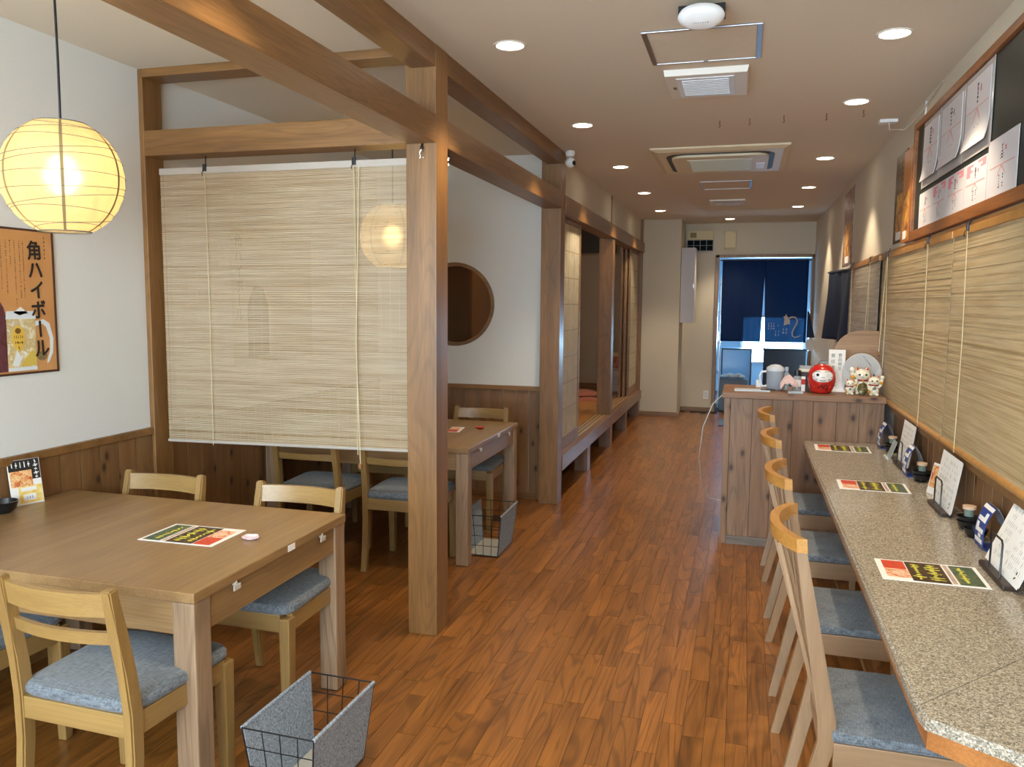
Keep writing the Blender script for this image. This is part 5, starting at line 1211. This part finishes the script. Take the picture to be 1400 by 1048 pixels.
# ------------------------------------------------------------------ far end
def noren(label, M, w, h, split, parts=2, seed=1, gap=.012, emblem=False, amp=.012, mat=None):
    t = thing('noren_curtain', label, 'curtain', M.to_translation()); I = Matrix.Translation(M.to_translation()).inverted() @ M; pw = w/parts
    mat = mat or NAVY
    for p in range(parts):
        bm = NB(); nx, nz = 18, 24; V = []
        for j in range(nz+1):
            z = -h*j/nz; k = j/nz
            for i in range(nx+1):
                u = i/nx; taper = gap*(max(0, (k*h-split))/(h-split))
                x = p*pw + u*pw; x += (-taper if p < parts-1 and u > .5 else 0)*(u-.5)*2 + (taper if p > 0 and u < .5 else 0)*(.5-u)*2
                y = amp*k*math.sin(u*9+seed+p*2+k*1.2)+.004*math.sin(u*23+seed)
                V.append(bm.verts.new(I @ Vector((x, y, z))))
        for j in range(nz):
            for i in range(nx): a = j*(nx+1)+i; bm.faces.new((V[a], V[a+1], V[a+nx+2], V[a+nx+1]))
        o = obj('cloth_panel', bm, mat, t, smooth=True); m = o.modifiers.new('s', 'SOLIDIFY'); m.thickness = .0015
    bm = NB(); tube(bm, [I @ Vector((-.03, 0, -.012)), I @ Vector((w+.03, 0, -.012))], .009, 8); obj('rod', bm, plain('rod', '#2a2a30', .4), t, smooth=True)
    if emblem:
        E_ = I @ frame((pw*1.0, -.022, -h), (1, 0, 0), (0, 0, 1)); EM = plain('cream_print', '#b7a9a0', .8)
        c = [(.34, .33), (.37, .345), (.42, .34), (.445, .305), (.44, .26), (.41, .20), (.385, .14), (.39, .09), (.42, .07), (.46, .08), (.50, .10)]
        bm = NB(); tube(bm, [E_ @ Vector((x, z, 0)) for x, z in c], .010, 6, radii=[.012, .012, .012, .011, .011, .01, .009, .008, .008, .006, .003]); obj('emblem_tail', bm, EM, t, smooth=True)
        bm = NB(); prism(bm, [(.27, .23), (.30, .24), (.32, .25), (.35, .24), (.35, .30), (.335, .33), (.31, .36), (.30, .39), (.285, .36), (.26, .35), (.28, .32)], .002, E_); obj('emblem_head', bm, EM, t)
        bm = NB(); marks(bm, E_, .06, .16, .17, .27, 3, 3, .9, .9, 3, 0); marks(bm, E_, .18, .22, .21, .25, 1, 1, 1, .4, 4, 0); marks(bm, E_, .15, .23, .08, .17, 2, 2, .9, .9, 5, 0); marks(bm, E_, .25, .33, .11, .20, 2, 2, .9, .9, 6, 0); obj('brush_lettering', bm, EM, t)
    return t
noren('dark navy split curtain with a pale emblem in the back doorway', MW((-.305, 11.66, 2.14), (1, 0, 0)), 1.13, 1.13, .25, 2, 1, .03, True)
noren('narrow navy curtain hanging on the right wall beyond the greyish blind', MW((.80, 8.62, 1.86), (.10, -.995, 0)), 1.0, .66, .2, 1, 3, .0, False, .05, plain('navy_opaque', '#14253f', .8))
# small navy and white cloths at the right jamb
t = thing('hanging_cloth', 'navy cloth with a white fan hanging at the right side of the back doorway', 'cloth', (.86, 11.2, 1.1)); bm = NB()
prism(bm, [(0, 0), (.10, 0), (.02, .34), (0, .34)], .01, frame((-.06, 0, .0), (1, 0, 0), (0, 0, 1))); obj('navy_cloth', bm, plain('navy_opaque', '#14253f', .8), t)
bm = NB(); prism(bm, ell(0, -.09, .06, .085), .004, frame((-.01, -.015, 0), (1, 0, 0), (0, 0, 1))); obj('white_fan', bm, plain('fan_white', '#c9c6c4', .7), t)
# cabinet on the column side
t = thing('wall_cabinet', 'tall narrow white wall cabinet beside the cream column', 'cabinet', (-.745, 11.28, 1.27))
bm = NB(); box(bm, -.082, .10, -.2, .2, 0, 1.0, .003); obj('body', bm, plain('cabinet_white', '#c3c0c2', .5), t)
bm = NB(); box(bm, -.080, .098, -.215, -.201, .004, .996, .002); obj('door', bm, plain('cabinet_white', '#c3c0c2', .5), t)
bm = NB(); box(bm, .085, .093, -.225, -.215, .46, .52, .001); obj('handle', bm, ALU, t)
t = thing('ventilator', 'beige wall ventilator with a dark grid below it, high on the back wall', 'ventilator', (-.62, 11.7, 2.26))
bm = NB(); box(bm, -.175, .18, -.07, 0, .155, .28, .004); obj('housing', bm, BEIGE, t); bm = NB(); box(bm, -.135, -.05, -.072, -.069, .18, .25); obj('grille', bm, plain('grille_brown', '#8a7c5e', .6), t)
bm = NB(); box(bm, -.175, .175, -.05, 0, .0, .15); obj('dark_grid', bm, plain('grid_navy', '#10161e', .8, spec=.1), t)
bm = NB()
for k in range(5): box(bm, -.177+k*.0875, -.170+k*.0875, -.053, -.05, 0, .15)
for z in (0, .072, .145): box(bm, -.175, .178, -.0535, -.05, z, z+.005)
obj('grid_bars', bm, plain('grid_bar', '#8a949c', .4), t)
t = thing('door_chime', 'small beige chime box on the back wall above the doorway', 'box', (-.215, 11.7, 2.275)); bm = NB(); box(bm, -.078, .078, -.04, 0, 0, .255, .006); obj('body', bm, BEIGE, t); bm = NB(); box(bm, -.07, .07, -.045, -.04, .01, .03, .002); obj('lower_lip', bm, plain('lip', '#b8a676', .5), t); bm = NB(); ball(bm, (.05, -.041, .235), .006, u=8, v=6); obj('button', bm, plain('grille_brown', '#8a7c5e', .6), t)
t = thing('wall_socket', 'white double power socket low on the back wall', 'socket', (-.478, 11.7, .18)); bm = NB(); box(bm, -.035, .035, -.008, 0, 0, .12, .003); obj('plate', bm, WHITE, t)
bm = NB(); [box(bm, x, x+.004, -.0095, -.008, z, z+.02) for z in (.03, .07) for x in (-.010, .006)]; obj('slots', bm, BLACK, t)
# back room furniture
t = thing('glass_door_cabinet', 'pale blue glass-fronted cabinet in the bright back room, left', 'cabinet', (-.08, 12.5, 0))
bm = NB(); box(bm, -.22, .22, 0, .4, 0, .86, .004); obj('body', bm, plain('pale_blue_case', '#9fc4e4', .3), t)
bm = NB()
for a in ((-.22, -.20, 0, .86), (.20, .22, 0, .86), (-.22, .22, .845, .865)): box(bm, a[0], a[1], -.02, 0, a[2], a[3], .002)
obj('door_frame', bm, plain('dark_frame', '#2a3038', .4), t)
bm = NB(); box(bm, -.20, .20, -.014, -.006, .02, .845); obj('glass_door', bm, plain('blue_glass', '#8ab8e4', .12), t)
t = thing('dark_panel_chair', 'dark high-backed panel standing under the window of the back room', 'panel', (.60, 12.35, 0)); bm = NB(); box(bm, -.30, .29, 0, .04, .0, .875, .02); obj('panel', bm, plain('dark_panel', '#23222a', .6), t); bm = NB(); box(bm, -.31, .30, -.004, .044, .855, .885, .01); obj('top_edge', bm, plain('dark_panel_edge', '#14141a', .5), t)
t = thing('towel_heap', 'heap of white towels in the back room, left of the glass-fronted cabinet front', 'towels', (-.12, 12.0, .46)); bm = NB()
for k in range(7): ball(bm, (-.12+.04*k, 0, .03+.01*(k % 3)), .045, (1.2, 1, .6), u=12, v=8)
obj('towels', bm, plain('towel_white', '#dfe9f0', .9), t, smooth=True); bm = NB(); box(bm, -.18, .2, -.1, .1, -.46, -.0, .005); obj('trolley', bm, plain('trolley', '#5a6a7a', .4), t)
t = thing('shelf_unit', 'metal shelf with small items just inside the doorway, at its left edge', 'shelf', (-.5, 12.4, 0))
for z in (.5, .95, 1.4, 1.8):
    bm = NB(); box(bm, -.25, .18, -.2, .2, z, z+.02, .002); obj('shelf', bm, ALU, t)
for x in (-.25, .165):
    for y in (-.2, .185): bm = NB(); box(bm, x, x+.015, y, y+.015, 0, 1.9); obj('upright', bm, ALU, t)
tag(B1('storage_box', WHITE, -.45, -.36, 12.25, 12.45, 1.421, 1.55, .004), 'white box on the third tier of the shelf inside the doorway', 'box')
tag(B1('storage_box', plain('grey_tin', '#7f8f9a', .4), -.44, -.35, 12.25, 12.45, .971, 1.12, .004), 'grey tin on the second tier of the shelf inside the doorway', 'box')

# tatami room contents
t = thing('ceiling_lamp', 'round lamp added out of view behind the lintel to brighten the tatami room', 'lamp', (-2.2, 8.0, CZ)); bm = NB(); lathe(bm, [(.0, -.09), (.15, -.085), (.2, -.05), (.2, 0)], 32, cap=False); obj('diffuser', bm, plain('lamp_diffuser', '#ffe9cc', .5, emit=1.6), t, smooth=True)  # unseen lamp added to lift the dim tatami room
light('lamp_light', 'POINT', (0, 0, -.16), 9, (1, .85, .68), t, shadow_soft_size=.12)
def cushion(label, loc, rz, tilt=0):
    bm = NB(); n = 16
    bmesh.ops.create_grid(bm, x_segments=n, y_segments=n, size=.26)
    top = [v for v in bm.verts]
    for v in top: r = max(abs(v.co.x), abs(v.co.y))/.26; v.co.z = .045*(1-r**3)+.004
    g = bmesh.ops.create_grid(bm, x_segments=n, y_segments=n, size=.26)
    for v in g['verts']: r = max(abs(v.co.x), abs(v.co.y))/.26; v.co.z = -.0*(1-r)+.0
    bmesh.ops.remove_doubles(bm, verts=bm.verts, dist=.0045)
    bm.transform(Matrix.Rotation(tilt, 4, 'X')); o = obj('floor_cushion', bm, fabric('russet', '#7a3a2a', '#a55a40'), smooth=True, loc=loc); o.rotation_euler = (0, 0, rz); return tag(o, label, 'cushion', 'russet floor cushions in the tatami room')
cushion('russet floor cushion lowest of the small pile in the tatami room', (-1.92, 9.75, .352), .2)
cushion('russet floor cushion topmost of the small pile in the tatami room', (-1.95, 9.83, .402), .5)
bm = NB(); hexa(bm, [(-1.785, 10.4, .352), (-1.755, 10.4, .352), (-1.755, 10.43, .352), (-1.785, 10.43, .352)], [(-1.735, 10.4, .80), (-1.705, 10.4, .80), (-1.705, 10.43, .80), (-1.735, 10.43, .80)], .002)
tag(obj('folded_table_leg', bm, honey('z')), 'slanting pale wooden leg leaning near the cushions in the tatami room', 'leg')
t = thing('low_cabinet', 'low white drawer unit at the end wall of the tatami room', 'cabinet', (-1.56, 10.75, .351)); bm = NB(); box(bm, -.14, .07, -.15, .2, 0, .30, .004); obj('body', bm, plain('cab_white', '#b9b4b0', .5), t)
for k in range(3): bm = NB(); box(bm, -.135, .065, -.158, -.15, .02+k*.09, .10+k*.09, .002); obj('drawer', bm, plain('cab_white2', '#c9c4c0', .5), t)
t = thing('boxed_picture', 'small picture box with red and cream print on the low cabinet', 'box', (-1.56, 10.72, .652)); bm = NB(); box(bm, -.13, .06, -.02, .03, 0, .22, .003); obj('box', bm, BEIGE, t); bm = NB(); box(bm, -.12, .03, -.023, -.02, .01, .17); obj('print', bm, food('red_print_pic', ['#7a2a22', '#c08a6a', '#a83a30'], 25), t)
t = thing('wall_frame', 'dark framed panel high on the end wall of the tatami room', 'frame', (-1.95, 10.99, 2.2)); bm = NB()
box(bm, -.26, .28, -.01, 0, 0, .36); obj('panel', bm, plain('panel_dark', '#2c2218', .5), t)
bm = NB()
for a in ((-.28, .30, -.02, 0), (-.28, .30, .36, .38), (-.28, -.26, 0, .36), (.28, .30, 0, .36)): box(bm, a[0], a[1], -.02, 0, a[2], a[3], .002)
obj('frame', bm, beamw('x'), t)

bpy.data.objects.remove(_to)

# finer pieces hang under the part they belong to
UNDER = {'rib': 'paper_shade', 'seam': 'paper_shade', 'hoop': 'paper_shade', 'spreader': 'paper_shade', 'bulb': 'socket', 'lattice_bar': 'paper', 'wire_loop': 'base',
         'small_lettering': 'sheet', 'yellow_lettering': 'sheet', 'tuna_picture': 'sheet', 'sushi_picture': 'sheet', 'dark_panel': 'sheet', 'pale_strip': 'sheet', 'green_panel': 'sheet', 'stripe': 'sheet',
         'brush_lettering': 'sheet', 'cord_print': 'sheet', 'corner_print': 'sheet', 'ribbon_mark': 'sheet', 'white_header': 'card', 'food_picture': 'card', 'dark_header': 'card', 'yellow_panel': 'card', 'white_patches': 'card',
         'white_lettering': 'front_limb', 'white_cap': 'front_limb', 'number_tag': 'tabletop', 'inner_ear': 'body', 'eye': 'body', 'nose_and_mouth': 'body', 'bell': 'collar', 'coin_lettering': 'coin',
         'pupil': 'face', 'blank_eye_ring': 'face', 'whiskers': 'face', 'mouth': 'face', 'label_lettering': 'mug_label', 'mug_rim': 'mug', 'mug_handle': 'mug', 'green_lettering': 'plate', 'grille_slats': 'filter_grille', 'inlet_slats': 'inlet_panel', 'grid_bars': 'dark_grid',
         'emblem_head': 'cloth_panel', 'price_patch': 'panel', 'picture': 'panel', 'glass_door': 'door_frame', 'cord_weight': 'pull_cord'}
SC.view_layers[0].update()
for root in [o for o in bpy.data.objects if o.parent is None and o.type == 'EMPTY']:
    kids = {}
    for c in root.children: kids.setdefault(c.name.split('.')[0], c)
    for c in list(root.children):
        p = kids.get(UNDER.get(c.name.split('.')[0], ''))
        if p is not None and p is not c and tuple(p.location) == (0, 0, 0): c.parent = p
